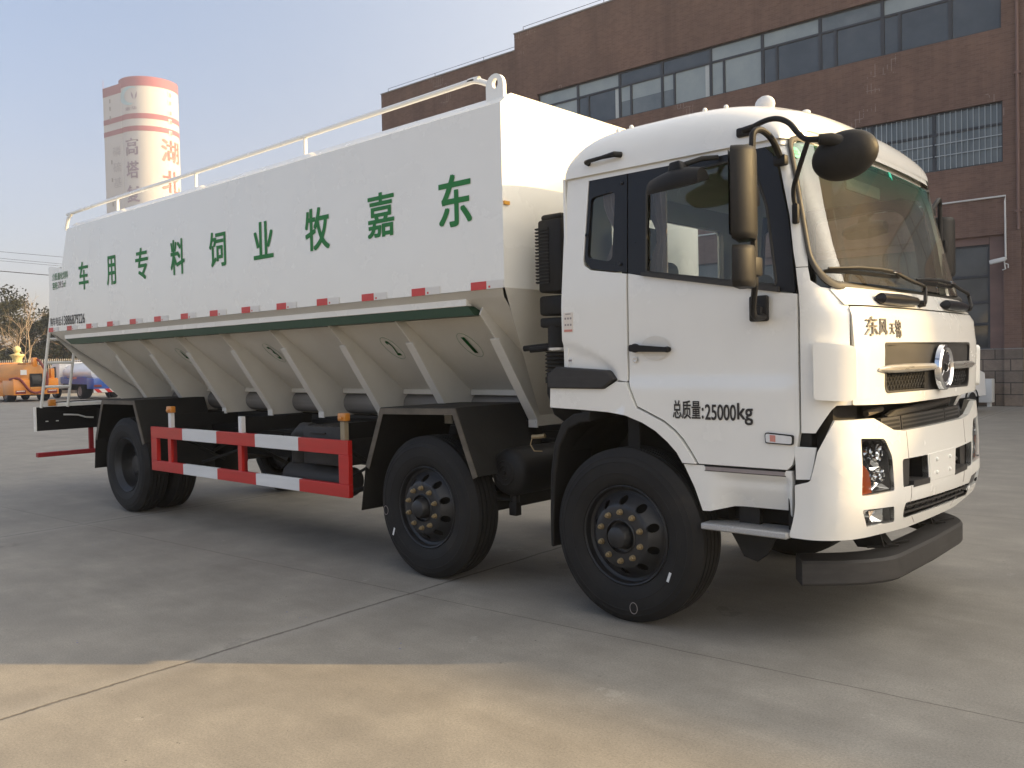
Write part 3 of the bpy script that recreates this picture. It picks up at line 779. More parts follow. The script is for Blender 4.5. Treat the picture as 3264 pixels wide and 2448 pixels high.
guard = mb.build('side_guard', None, truck, ang=30, bevel=.004)
for x in (-2.935, -1.578, -.03):
    pm = MB(); pm.box((x-.032, gy1-.03, .612), (x+.032, gy1, .85), 'red_paint'); pm.box((x-.028, gy1-.02, .966), (x+.028, gy1+.02, 1.115), 'guard_white' if x < -.5 else 'tan_cap'); pm.box((x-.028, gy1+.001, .52), (x-.02, gy1+.06, .97), 'red_dark')
    pm.build('guard_post', None, guard, ang=30)
    if x != -1.578:
        lm = MB(); lm.box((x-.052, gy1-.03, 1.118), (x+.052, gy1+.025, 1.184), bev=.010); lm.box((x-.03, gy1-.045, 1.13), (x+.02, gy1-.03, 1.155), bev=.006); lm.build('marker_lamp', 'orange_lens', guard)
mb = MB(); mb.box((-.80, -1.07, .72), (-.24, -.50, 1.045), bev=.012); mb.box((-.68, -1.085, .985), (-.46, -1.07, 1.0), bev=.004)
for k in range(6): mb.box((-.74+.08*k, -1.0, 1.045), (-.70+.08*k, -.6, 1.053))
mb.build('battery_box', 'grey_plastic', truck, ang=30)
mb = MB(); mb.lathe([(.0, -1.18), (.10, -1.18), (.122, -1.165), (.125, -1.14), (.125, -.30), (.10, -.27), (0, -.27)], (0, -.93, .575), 'x', n=28); mb.build('exhaust_muffler', 'grey_plastic', truck)
mb = MB(); mb.tube([(-.82, -.95, .98), (-.95, -.95, .98), (-1.05, -.93, .93), (-1.08, -.9, .82), (-1.08, -.9, .7)], .085, n=14); mb.build('exhaust_pipe', 'grey_plastic', truck)
mb = MB(); mb.lathe([(0, -1.09), (.016, -1.09), (.018, -1.075), (.045, -1.072), (.048, -1.078), (.053, -1.072), (.080, -1.068), (.083, -1.074), (.088, -1.066), (.13, -1.055), (.155, -1.035), (.168, -1.0), (.168, -.45), (.13, -.42), (0, -.41)], (1.60, 0, .80), 'y', n=32)
mb.tube([(1.60, -.97, .64), (1.60, -.97, .585)], .035, n=10); mb.box((1.565, -1.0, .49), (1.635, -.94, .585), bev=.008); mb.tube([(1.46, -1.02, .60), (1.60, -1.0, .605)], .011, n=6)
at_ = mb.build('air_tank', 'black_plastic', truck)
mb = MB(); mb.tube([(1.93, -1.15, 1.07), (1.97, -1.15, 1.072), (2.03, -1.14, 1.08)], .014, n=8); mb.tube([(1.93, -1.15, 1.07), (1.92, -1.16, 1.02), (1.96, -1.17, .98), (2.02, -1.16, .98)], .004, n=5); mb.build('air_valve', 'brass', truck)

# ---------------- wheels
TR = .521
def tyre_mb():
    mb = MB()
    # y = 0 is the outer rim lip, positive y goes inboard
    pr = [(.296, .012), (.305, -.004), (.325, -.016), (.36, -.024), (.372, -.0255), (.376, -.0285), (.380, -.0265), (.41, -.028), (.438, -.0255), (.441, -.0285), (.445, -.0265), (.455, -.0225), (.468, -.019), (.471, -.020), (.474, -.0165), (.488, -.008), (.505, .006), (.514, .014)]
    gro = []
    y = .018
    w = .194
    n = 5; gw = .010
    lw = (w-4*gw)/n
    for i in range(n):
        gro += [(.519 if i in (0, 4) else .521, y), (.519 if i in (0, 4) else .521, y+lw)]
        y += lw
        if i < n-1: gro += [(.509, y+.0005), (.509, y+gw-.0005)]; y += gw
    pr += gro
    m = .23
    pr += [(.514, m-.014), (.505, m-.006), (.488, m+.008), (.455, m+.022), (.41, m+.028), (.36, m+.024), (.325, m+.016), (.305, m+.004), (.296, m-.012)]
    V0 = len(mb.v); mb.lathe(pr, (0, 0, 0), 'y', n=96)
    return mb, len(pr)
def steer_rim_mb():
    mb = MB()
    mb.lathe([(.288, .03), (.298, .004), (.300, -.004), (.295, -.008), (.288, -.004), (.283, .012), (.278, .030), (.262, .040), (.250, .034)], (0, 0, 0), 'y', 'rim_black', n=64)
    mb.lathe([(.250, .034), (.250, .20), (.28, .22)], (0, 0, 0), 'y', 'rim_black', n=48)
    prof = [(.07, -.042), (.175, -.042), (.188, -.038), (.205, -.018), (.225, .010), (.240, .026), (.252, .034)]
    def mp(a, b, off=0.0):
        r_ = math.hypot(a, b); return (a, lerp(prof, r_)-off, b)
    holes = [ell(.212*math.cos(2*PI*(k+.5)/10), .212*math.sin(2*PI*(k+.5)/10), .026, .026, 14) for k in range(10)]
    patch(mb, ell(0, 0, .251, .251, 64), mp, holes=holes+[ell(0, 0, .1, .1, 32)], step=.03, thick=.012, mat='rim_black')
    mb.lathe([(.098, -.05), (.104, -.046), (.104, -.036), (.112, -.040)], (0, 0, 0), 'y', 'rim_black', n=40)
    mb.lathe([(.104, -.046), (.097, -.052), (.094, -.020), (.080, -.018), (.074, -.030), (.068, -.075), (.060, -.092), (.045, -.100), (0, -.102)], (0, 0, 0), 'y', 'rim_black', n=36)
    mb.lathe([(.245, .05), (0, .05)], (0, 0, 0), 'y', 'shade_black', n=32)
    return mb
def nut_mb(rc, y0, n=10, ph=.0):
    mb = MB()
    for k in range(n):
        a = 2*PI*(k+.5)/n+ph; cx, cz = rc*math.cos(a), rc*math.sin(a)
        mb.lathe([(.018, y0), (.018, y0-.005), (.015, y0-.006)], (cx, 0, cz), 'y', n=14)
        mb.lathe([(.0158, y0-.005), (.0158, y0-.022), (.011, y0-.025), (.008, y0-.025), (.008, y0-.034), (0, y0-.035)], (cx, 0, cz), 'y', n=6)
    return mb
def rear_rim_mb():
    mb = MB()
    mb.lathe([(.288, .03), (.298, .004), (.300, -.004), (.295, -.008), (.286, .0), (.275, .022), (.262, .034), (.250, .05), (.245, .15), (.235, .168), (.19, .172), (.10, .172), (.098, .12), (.090, .10), (0, .095)], (0, 0, 0), 'y', 'rim_black', n=56)
    mb.lathe([(.250, .05), (.250, .23)], (0, 0, 0), 'y', 'rim_black', n=48)
    return mb
tyre_b, _ = tyre_mb(); tyre_o = None
def place_wheel(x, ylip, side_, kind, marks=()):
    # side_ -1: outer face looks towards -y
    global tyre_o
    w = bpy.data.objects.new('wheel', None); link(w); w.parent = truck; w.location = (x, ylip, TR)
    w.empty_display_size = .2
    LOCAL.add(w.name)
    parts = WH[kind]
    for p_ in parts:
        c = p_.copy(); link(c); c.parent = w
        c.name = p_.name.split('.')[0]
        if side_ > 0: c.rotation_euler = (0, 0, PI)
    return w
tyre_o = tyre_b.build('tyre', 'tyre', None, ang=28)
sr = steer_rim_mb().build('rim', None, None, ang=30); sn = nut_mb(.145, -.042).build('wheel_nuts', 'brass', None, ang=30)
_m = rear_rim_mb(); _n = nut_mb(.145, .172); _m.add(_n.v, _n.f, 'rim_black'); rr_ = _m.build('rim', None, None, ang=30)
WH = {'steer': (tyre_o, sr, sn), 'dual': (tyre_o, rr_)}
LY = -1.225
XF1, XF2, XR = 2.708, .959, -3.924
w1 = place_wheel(XF1, LY, -1, 'steer'); w2 = place_wheel(XF2, LY, -1, 'steer')
place_wheel(XR, LY-.01, -1, 'dual'); place_wheel(XR, LY+.32, -1, 'dual')
place_wheel(XF1, -LY, 1, 'steer'); place_wheel(XF2, -LY, 1, 'steer'); place_wheel(XR, -LY+.01, 1, 'dual'); place_wheel(XR, -LY-.32, 1, 'dual')
for o in (tyre_o, sr, sn, rr_): bpy.data.objects.remove(o)
def tyre_mark(w, a, r_, kind):
    mb = MB(); yy = lerp([(.30, 0), (.325, -.016), (.36, -.024), (.41, -.028), (.455, -.022)], r_)-.0045
    c = Vector((r_*math.cos(a), yy, r_*math.sin(a)))
    if kind == 'label':
        t = Vector((.35, 0, .94)).normalized(); q = Vector((t.z, 0, -t.x))
        mb.add([c+t*.03+q*.008, c+t*.03-q*.008, c-t*.03-q*.008, c-t*.03+q*.008], [(0, 1, 2, 3)])
        mb.build('tyre_label', 'guard_white', w, ang=0)
    else:
        mb.tube([c+Vector((.026*math.cos(k*PI/10), -.0015, .033*math.sin(k*PI/10))) for k in range(20)], .0022, n=4, closed=True); mb.build('chalk_ring', 'letter_grey', w, ang=0)
tyre_mark(w1, R(-32), .375, 'label'); tyre_mark(w1, R(-80), .425, 'ring'); tyre_mark(w2, R(-148), .40, 'label'); tyre_mark(w2, R(-172), .43, 'ring')
# ---------------- cab
RZ = 2.695
def sst(t):
    t = max(0.0, min(1.0, t)); return t*t*(3-2*t)
def roof_pt(u, v, off=0.0):
    # u: -1 rear .. 1 front, v: -1 .. 1 across
    a = abs(v); y = 1.195*v
    xf = 3.80-.05*v*v-.055*max(0, (a-.75)/.25)**2
    xm = 2.95
    x = xm+(xf-xm)*u if u > 0 else xm+(xm-2.285)*u
    pu = 2.3 if u > 0 else 5
    # narrow the plan outline at the corners
    zb = RZ+.060*sst((u-.72)/.25)*(1-sst((a-.84)/.12))
    z = zb+(.385+RZ-zb)*max(0, 1-abs(u)**pu)**(1/pu)*max(0, 1-a**3)**(1/3)
    return (x, y, z+off)
rb = MB(); nu, nv = 64, 56
us = [math.sin(PI/2*(-1+2*i/nu)) for i in range(nu+1)]; vs_ = [math.sin(PI/2*(-1+2*i/nv)) for i in range(nv+1)]
V = [roof_pt(u, v) for u in us for v in vs_]; F = []
for i in range(nu):
    for j in range(nv): F.append((i*(nv+1)+j, (i+1)*(nv+1)+j, (i+1)*(nv+1)+j+1, i*(nv+1)+j+1))
rb.add(V, F)
V2 = [(x, y*.985, z-.03) for x, y, z in V]; rb.add(V2, [f[::-1] for f in F])
rb.mi = [0]*len(rb.f)
roof = rb.build('cab_roof', 'cab_white', truck, ang=40, fix=False)
def roofz(x, y):
    v = max(-1, min(1, y/1.195)); a = abs(v); xf = 3.80-.05*v*v-.055*max(0, (a-.75)/.25)**2
    u = (x-2.95)/(xf-2.95) if x > 2.95 else (x-2.95)/(2.95-2.285)
    return roof_pt(max(-1, min(1, u)), v)[2]
mb = MB(); x, y = 3.43, -.80; mb.ball((x, y, roofz(x, y)+.008), .06, seg=16, sc=(1.0, .62, .85)); mb.build('clearance_lamp', 'guard_white', roof)
mb = MB(); x, y = 3.56, -.55; mb.ball((x, y, roofz(x, y)), .03, seg=12, sc=(1, .8, .6)); mb.build('roof_fitting', 'cab_white', roof)
mb = MB()
for x, y in ((3.12, -.93), (3.25, -.92), (2.52, -.95), (2.62, -.95)): mb.ball((x, y, roofz(x, y)+.004), .014, seg=10)
mb.build('roof_bolt', 'cab_white', roof)
# doors and side panels, both sides
DOOR = [(2.741, 2.075), (2.741, 1.442), (2.755, 1.40), (2.803, 1.292), (2.86, 1.268), (2.984, 1.214), (3.06, 1.162), (3.111, 1.113), (3.165, 1.04), (3.205, .978), (3.722, .978), (3.747, 1.003), (3.772, 1.09), (3.786, 1.176), (3.783, 1.885), (3.70, 1.897), (2.855, 2.050)]
TRIM = [(2.742, 2.079), (2.742, 2.688), (3.15, 2.690), (3.53, 2.688), (3.60, 2.668), (3.64, 2.63), (3.672, 2.575), (3.70, 2.44), (3.733, 2.29), (3.755, 2.10), (3.772, 1.89), (3.70, 1.902), (2.855, 2.055)]
DWIN = rpoly([(2.868, 2.072, .02), (2.872, 2.60, .07), (3.40, 2.625, .10), (3.53, 2.60, .14), (3.615, 2.36, .3), (3.672, 1.935, .02)], 6)
QTRIM = rpoly([(2.458, 2.686, .012), (2.418, 2.18, .05), (2.47, 2.125, .05), (2.733, 2.083, .01), (2.733, 2.686, .005)], 6)
QWIN = rpoly([(2.467, 2.56, .035), (2.440, 2.195, .04), (2.625, 2.155, .04), (2.648, 2.578, .035)], 6)
REARP = [(2.24, 1.40), (2.236, 1.90), (2.262, 2.40), (2.283, 2.62), (2.29, RZ), (2.455, RZ), (2.412, 2.18), (2.418, 2.15), (2.468, 2.118), (2.731, 2.074), (2.731, 1.442), (2.722, 1.436), (2.665, 1.444), (2.58, 1.402)]
ARCH = [(2.42, 1.262), (2.60, 1.252), (2.72, 1.236), (2.84, 1.197), (2.93, 1.152), (3.01, 1.092), (3.07, 1.034), (3.106, .977)]
FEND = [(2.15, 1.395), (2.145, 1.272)]+ARCH+[(3.192, .977), (3.157, 1.03), (3.104, 1.101), (3.055, 1.150), (2.98, 1.203), (2.86, 1.256), (2.797, 1.282), (2.746, 1.395), (2.728, 1.432), (2.66, 1.437), (2.578, 1.394)]
SKIRT = [(3.106, .970), (3.202, .970), (3.744, .972), (3.747, .92), (3.743, .735), (3.716, .754), (3.39, .750), (3.264, .718), (3.222, .717), (3.175, .84)]
def side_group(sg):
    f = cab_side(sg); vis = sg < 0
    mb = MB(); patch(mb, REARP, lambda x, z, off=0.0: f(x, z, off-.016*sst((lerp([(2.24, 1.69), (2.45, 1.625), (2.56, 1.575), (2.62, 1.52), (2.665, 1.44)], x)-z)/.035)), step=.03, thick=.03); rp = mb.build('rear_side_panel', 'cab_white', truck, bevel=.005)
    mb = MB(); patch(mb, DOOR, lambda x, z, off=0.0: f(x, z, off+(.016*sst((1.47-z)/.07)-.006 if x < 3.7 else (.016*sst((1.47-z)/.07)-.006)*sst((3.785-x)/.08))), step=.03, thick=.035); door = mb.build('door', 'cab_white', truck, bevel=.005)
    mb = MB(); patch(mb, TRIM, shift(f, -.004), holes=[DWIN], step=.12, thick=.03); mb.build('window_frame', 'gloss_black', door, bevel=.003)
    mb = MB(); patch(mb, DWIN, shift(f, -.018), step=.2, thick=0); mb.build('window_glass', 'window_glass', door)
    # rubber channel around the opening and the waist rail
    mb = MB(); mb.tube([f(a, b, -.004) for a, b in DWIN], .008, n=6, closed=True)
    mb.prism([(2.845, 2.052), (2.845, 2.074), (3.69, 1.928), (3.69, 1.900)], sg*1.195, sg*1.216, 'xz'); mb.build('window_seal', 'rubber', door)
    mb = MB(); patch(mb, QTRIM, shift(f, -.004), holes=[QWIN], step=.12, thick=.03)
    for a, b in ((2.700, 2.615), (2.437, 2.335), (2.69, 2.135)): p_ = f(a, b, .002); mb.ball(p_, .011, seg=10, sc=(1, .5, 1))
    mb.build('quarter_window_frame', 'gloss_black', rp, bevel=.003)
    mb = MB(); patch(mb, QWIN, shift(f, -.018), step=.2, thick=0); mb.build('quarter_window_glass', 'window_glass', rp)
    # wheel arch, skirt, step
    mb = MB(); patch(mb, FEND, shift(f, .022), step=.07, thick=.05); mb.build('wheel_arch', 'cab_white', truck, bevel=.008)
    def skf(x, z, off=0.0):
        t = sst((x-3.25)/.20); w = sst((.945-z)/.05)
        return (x, sg*(1.205+off-.035*t*w*max(0, min(1, (3.735-x)/.03))-.05*max(0, (.86-z)/.14)*t*max(0, min(1, (3.735-x)/.03))), z)
    mb = MB(); patch(mb, SKIRT, skf, step=.018, thick=.04); sk = mb.build('side_skirt', 'cab_white', truck, bevel=.004)
    mb = MB(); mb.box((3.245, min(sg*1.2, sg*1.21), .945), (3.707, max(sg*1.2, sg*1.21), .969), 'letter_grey'); mb.box((3.24, min(sg*1.199, sg*1.2105), .966), (3.712, max(sg*1.199, sg*1.2105), .973), 'frame_black'); mb.box((3.24, min(sg*1.199, sg*1.2085), .941), (3.712, max(sg*1.199, sg*1.2085), .945), 'frame_black'); mb.build('side_reflector', None, sk)
    mb = MB(); y0, y1 = sorted((sg*1.255, sg*1.06))
    mb.prism([(3.235, y0 if sg < 0 else y1), (3.735, y0 if sg < 0 else y1), (3.735, sg*1.06), (3.38, sg*1.06), (3.235, sg*1.16)], .622, .658, 'xy')
    stp = mb.build('step', 'alu', truck, bevel=.008)
    mb = MB(); mb.prism([(3.33, .62), (3.62, .62), (3.56, .50), (3.50, .45), (3.42, .47)], sg*1.1-.01, sg*1.1+.01, 'xz'); mb.box((3.40, sg*1.1-.02, .65), (3.52, sg*1.1+.02, .80)); mb.build('step_bracket', 'frame_black', stp)
    # corner panel with its wind deflector
    CP = [(3.797, 1.172), (3.866, 1.172), (3.935, 1.29), (3.955, 1.312), (4.006, 1.312), (4.008, 1.55), (3.998, 1.796), (3.975, 1.84), (3.945, 1.90), (3.885, 1.915), (3.845, 1.95), (3.832, 2.018), (3.778, 2.018), (3.793, 1.89), (3.797, 1.8)]
    mb = MB(); patch(mb, CP, f, step=.035, thick=.03); cp = mb.build('corner_panel', 'cab_white', truck, bevel=.004)
    DF = rpoly([(3.866, 1.345, .02), (3.866, 1.637, .012), (4.003, 1.612, .03), (4.000, 1.332, .03)], 4)
    mb = MB(); patch(mb, DF, shift(f, .062), step=.02, thick=.05); mb.build('wind_deflector', 'cab_white', cp, bevel=.008)
    # A pillar up to the roof
    PIL = [(3.778, 2.022), (3.832, 2.022), (3.800, 2.35), (3.755, 2.60), (3.74, 2.752), (3.60, 2.72), (3.655, 2.655), (3.688, 2.575), (3.714, 2.44), (3.744, 2.29), (3.765, 2.10)]
    mb = MB(); patch(mb, PIL, shift(f, -.001), step=.04, thick=.03); mb.build('window_pillar', 'cab_white', truck, bevel=.004)
    # near-black strips standing in for the shade inside the seams
    mb = MB(); mb.box((2.70, min(sg*1.15, sg*1.16), 1.0), (2.78, max(sg*1.15, sg*1.16), RZ)); mb.build('seam_shade', 'shade_black', door); mb = MB(); mb.box((3.74, min(sg*1.13, sg*1.14), 1.15), (3.81, max(sg*1.13, sg*1.14), 1.95)); mb.build('seam_shade', 'shade_black', door)
    # grey bumper pad on the rear corner
    pad = [(2.145, 1.395), (2.145, 1.485), (2.215, 1.53), (2.60, 1.505), (2.655, 1.452), (2.572, 1.392)]
    mb = MB(); mb.prism(pad, sg*1.17, sg*1.245, 'xz'); mb.prism([(2.145, 1.455), (2.215, 1.528), (2.60, 1.504), (2.65, 1.452)], sg*1.15, sg*1.232, 'xz'); mb.build('corner_pad', 'grey_plastic', truck, bevel=.010)
    mb = MB(); mb.tube([(2.468, sg*1.19, 2.765), (2.475, sg*1.225, 2.767), (2.50, sg*1.235, 2.769), (2.60, sg*1.235, 2.775), (2.685, sg*1.232, 2.78), (2.705, sg*1.19, 2.78)], [.016, .016, .013, .012, .018, .018], n=8); mb.build('grab_handle', 'black_plastic', truck)
    return f, rp, door, cp
fR, rpR, doorR, cpR = side_group(-1)
fL, rpL, doorL, cpL = side_group(1)
# door furniture and inscriptions on the seen side
mb = MB(); patch(mb, rpoly([(2.765, 1.612, .02), (2.765, 1.655, .02), (3.03, 1.632, .012), (3.03, 1.605, .012)], 4), shift(fR, .04), step=.05, thick=.02)
mb.ball((2.79, -1.205, 1.633), .03, seg=14, sc=(1, 1.2, .9)); mb.ball((3.01, -1.205, 1.62), .022, seg=12, sc=(1, 1.4, .8))
mb.build('door_handle', 'black_plastic', doorR, bevel=.006)
mb = MB(); patch(mb, ell(2.925, 1.63, .10, .070, 32), lambda a, b, off=0.0: (a, -1.2012-off+.0*a, b), step=.03, thick=0)  # flat ellipse in another white, standing for the recess's shading
mb.build('handle_recess_shade', 'rib_white', doorR)
mb = MB(); mb.lathe([(.016, -1.203), (.016, -1.209), (.009, -1.210), (0, -1.207)], (2.789, 0, 1.564), 'y', n=20); mb.build('door_lock', 'satin_silver', doorR)
dside = lambda x0, x1, z0, z1: (lambda u, v, d=0: (x0+(x1-x0)*u, -1.2135-d, z0+(z1-z0)*v))
mb = MB(); letters(mb, '总质量', dside(3.046, 3.222, 1.228, 1.330), .022); letters(mb, ':', dside(3.232, 3.241, 1.232, 1.290), .02); letters(mb, '25000', dside(3.252, 3.437, 1.226, 1.310), .02)
letters(mb, 'kg', dside(3.447, 3.535, 1.205, 1.320), .02); mb.build('mass_lettering', 'letter_black', doorR, ang=0, fix=False)
lampo = rpoly([(3.608, 1.112, .012), (3.605, 1.170, .015), (3.762, 1.160, .012), (3.760, 1.108, .012)], 4)
mb = MB(); patch(mb, lampo, shift(fR, .022), step=.04, thick=.014); sl = mb.build('side_lamp', 'black_plastic', doorR)
mb = MB(); patch(mb, rpoly([(3.614, 1.118, .01), (3.611, 1.164, .012), (3.756, 1.154, .01), (3.754, 1.114, .01)], 4), shift(fR, .026), step=.04, thick=.003, mat='guard_white')
patch(mb, [(3.638, 1.124), (3.637, 1.158), (3.668, 1.156), (3.668, 1.122)], shift(fR, .028), step=.1, thick=.001, mat='sticker_red'); mb.build('lamp_lens', None, doorR)
mb = MB(); mb.box((2.255, -1.203, 1.745), (2.328, -1.2005, 1.868), 'sticker_white'); mb.box((2.259, -1.204, 1.748), (2.324, -1.2025, 1.762), 'sticker_red')
for r_ in range(2):
    for c_ in range(3): mb.box((2.264+.021*c_, -1.204, 1.785+.04*r_), (2.276+.021*c_, -1.2025, 1.797+.04*r_), 'letter_grey')
mb.box((2.27, -1.204, 1.856), (2.312, -1.2025, 1.861), 'letter_grey')
mb.build('instruction_sticker', None, rpR, ang=0)
mb = MB(); mb.box((2.262, -1.188, 1.552), (2.305, -1.1835, 1.585), 'guard_white'); mb.box((2.264, -1.189, 1.562), (2.303, -1.1845, 1.574), 'letter_grey'); mb.build('barcode_sticker', None, rpR, ang=0)
# rear wall and floor of the cab, front void, wheel wells
mb = MB()
patch(mb, [(-1.165, 1.40), (1.165, 1.40), (1.165, 2.70), (-1.165, 2.70)], lambda y, z, off=0.0: (2.285-off, y, z), holes=[rpoly([(-.75, 2.08, .06), (.75, 2.08, .06), (.75, 2.55, .06), (-.75, 2.55, .06)])], step=.3, thick=.03, mat='interior_beige')
patch(mb, [(-1.19, 1.40), (1.19, 1.40), (1.19, 2.70), (-1.19, 2.70)], lambda y, z, off=0.0: (2.262-off, y, z), holes=[rpoly([(-.75, 2.08, .06), (.75, 2.08, .06), (.75, 2.55, .06), (-.75, 2.55, .06)])], step=.3, thick=.015, mat='cab_white')
mb.box((2.29, -1.14, 1.36), (3.80, 1.14, 1.42), 'frame_black')
mb.box((3.72, -1.0, 1.42), (3.95, 1.0, 1.78), 'frame_black')
mb.build('cab_shell', None, truck)
mb = MB(); patch(mb, rpoly([(-.76, 2.07, .06), (.76, 2.07, .06), (.76, 2.56, .06), (-.76, 2.56, .06)]), lambda y, z, off=0.0: (2.275-off, y, z), step=.4, thick=0); mb.build('rear_window_glass', 'window_glass', truck)
for sg in (-1, 1):
    mb = MB(); pr = [(XF1+.62*math.cos(a), .62+.62*math.sin(a)) for a in [PI*k/16 for k in range(17)]]
    pr2 = [(p[0]*1.0, p[1]) for p in pr]
    n = len(pr2)
    mb.add([(p[0], sg*1.10, min(p[1], 1.30)) for p in pr2]+[(p[0], sg*.55, min(p[1], 1.30)) for p in pr2]+[(p[0], sg*.55, .55) for p in pr2], [(i, i+1, n+i+1, n+i) for i in range(n-1)]+[(n+i, n+i+1, 2*n+i+1, 2*n+i) for i in range(n-1)])
    mb.build('wheel_well', 'frame_black', truck)
# interior: seats in clear wrap, steering wheel, dash, curtain
def seat(y):
    mb = MB(); mb.box((2.62, y-.26, 1.55), (3.12, y+.26, 1.72), 'seat_dark', bev=.05, seg=3)
    mb.box((2.50, y-.25, 1.66), (2.66, y+.25, 2.20), 'seat_dark', bev=.06, seg=3, mtx=None); mb.box((2.47, y-.14, 2.20), (2.58, y+.14, 2.42), 'seat_dark', bev=.04, seg=3)
    mb.box((2.49, y-.265, 1.70), (2.685, y+.265, 2.02), 'wrap_green', bev=.05, seg=3); mb.box((2.66, y-.27, 1.66), (3.10, y+.27, 1.735), 'wrap_green', bev=.05, seg=3)
    mb.build('seat', None, truck)
seat(-.70); seat(.70)
mb = MB(); mb.box((3.52, -1.05, 1.50), (3.86, 1.05, 1.86), bev=.08, seg=3); mb.box((3.45, .35, 1.70), (3.7, 1.0, 1.93), bev=.07, seg=3)
mb.build('dashboard', 'interior_beige', truck)
mb = MB()
mb.tube([(3.40-.06*math.sin(a), .70+.22*math.cos(a), 1.95+.20*math.sin(a)) for a in [2*PI*k/28 for k in range(28)]], .016, n=8, closed=True); mb.tube([(3.40, .50, 1.95), (3.42, .70, 1.93), (3.40, .90, 1.95)], .014, n=6); mb.tube([(3.42, .70, 1.93), (3.6, .70, 1.7)], .03, n=8)
mb.build('steering_wheel', 'black_plastic', truck)
def curtain_mb(x0, x1, y, z0, z1):
    mb = MB(); n = 40; V = []; 
    for i in range(n+1):
        for j in range(9):
            t = j/8; pin = 1-.55*math.exp(-((t-.42)/.22)**2)
            x = x1-(x1-x0)*(1-i/n)*pin; V.append((x, y+.018*math.sin(i*1.35)*pin, z0+(z1-z0)*t))
    F = [(i*9+j, (i+1)*9+j, (i+1)*9+j+1, i*9+j+1) for i in range(n) for j in range(8)]
    mb.add(V, F); return mb
curtain_mb(2.50, 2.66, -1.10, 2.10, 2.64).build('curtain', 'curtain', truck, fix=False)
curtain_mb(2.80, 2.95, -1.09, 2.02, 2.64).build('curtain', 'curtain', truck, fix=False)
mb = MB(); mb.box((3.62, -.15, 2.575), (3.64, .42, 2.655), bev=.01); mb.build('sun_visor', 'interior_beige', truck)
# ---------------- front: windscreen, cowl, hood, grille
WS = rpoly([(-1.165, 2.72, .09), (-1.225, 2.05, .3), (-1.13, 1.905, .17), (1.13, 1.905, .17), (1.225, 2.05, .3), (1.165, 2.72, .09)], 8)
WSI = rpoly([(-1.130, 2.690, .08), (-1.185, 2.06, .3), (-1.09, 1.945, .14), (1.09, 1.945, .14), (1.185, 2.06, .3), (1.130, 2.690, .08)], 8)
mb = MB(); patch(mb, WSI, shift(cab_front, -.004), step=.05, thick=0); ws = mb.build('windscreen', 'windscreen_glass', truck)
mb = MB(); n = len(WS)
prof_off = [(0.0, -.01), (.004, .010), (.5, .016), (.96, .008), (1.0, -.006)]
V = []
for (a, b), (c, d) in zip(WS, WSI):
    for t, o in prof_off: V.append(cab_front(a+(c-a)*t, b+(d-b)*t, o))
k = len(prof_off); F = [(i*k+j, ((i+1) % n)*k+j, ((i+1) % n)*k+j+1, i*k+j+1) for i in range(n) for j in range(k-1)]
mb.add(V, F); mb.build('windscreen_seal', 'rubber', ws, ang=60)
mb = MB(); patch(mb, ell(-1.115, 2.625, .036, .030, 24), shift(cab_front, .001), step=.2, thick=.002, mat='teal')
letters(mb, 'CCC', lambda u, v, d=0: cab_front(-1.138+.046*u, 2.614+.022*v, .0025), .0, 'letter_black'); mb.build('approval_sticker', None, ws, ang=0)
mb = MB(); patch(mb, [(.10, 2.655), (.10, 2.69), (.145, 2.69), (.145, 2.65), (.13, 2.635), (.125, 2.655)], shift(cab_front, .001), step=.2, thick=.002); mb.build('windscreen_sticker', 'teal', ws, ang=0)
# band between screen and roof, cowl under the screen
mb = MB(); patch(mb, [(-1.17, 2.70), (-1.165, 2.775), (-.6, 2.78), (0, 2.78), (.6, 2.78), (1.165, 2.775), (1.17, 2.70)], shift(cab_front, -.02), step=.08, thick=.02); mb.build('screen_header', 'cab_white', truck)
COWL = [(-1.075, 1.822), (-1.115, 1.90)]+[(-1.1+2.2*k/16, 1.915) for k in range(17)]+[(1.115, 1.90), (1.075, 1.822)]
mb = MB(); patch(mb, COWL, shift(cab_front, -.001), step=.05, thick=.02); mb.build('cowl', 'cab_white', truck, bevel=.003)
GR = rpoly([(-.812, 1.36, .055), (-.815, 1.628, .02), (.71, 1.630, .02), (.70, 1.345, .055)], 5)
HOOD = rpoly([(-1.072, 1.312, .01), (-1.062, 1.80, .02), (-1.05, 1.813, .01), (1.05, 1.813, .01), (1.062, 1.80, .02), (1.072, 1.312, .01), (.5, 1.296), (-.5, 1.296)], 4)
mb = MB(); patch(mb, HOOD, cab_front, holes=[GR], step=.05, thick=.025); hood = mb.build('hood', 'cab_white', truck, bevel=.006)
mb = MB(); GRo = GR
GRi = rpoly([(-.795, 1.372, .05), (-.798, 1.614, .015), (.693, 1.616, .015), (.683, 1.357, .05)], 5)
n = len(GR); V = []
for (a, b), (c, d) in zip(GRo, GRi): V += [cab_front(a, b, .003), cab_front(c, d, .002), cab_front(c, d, -.03)]
mb.add(V, [(i*3+j, ((i+1) % n)*3+j, ((i+1) % n)*3+j+1, i*3+j+1) for i in range(n) for j in range(2)], 'grey_plastic')
patch(mb, [(-.80, 1.505), (-.80, 1.616), (.694, 1.618), (.69, 1.500)], shift(cab_front, -.008), step=.1, thick=.01, mat='grey_plastic')
patch(mb, [(-.80, 1.355), (-.80, 1.505), (.69, 1.500), (.69, 1.345)], shift(cab_front, -.030), step=.1, thick=.005, mat='shade_black')
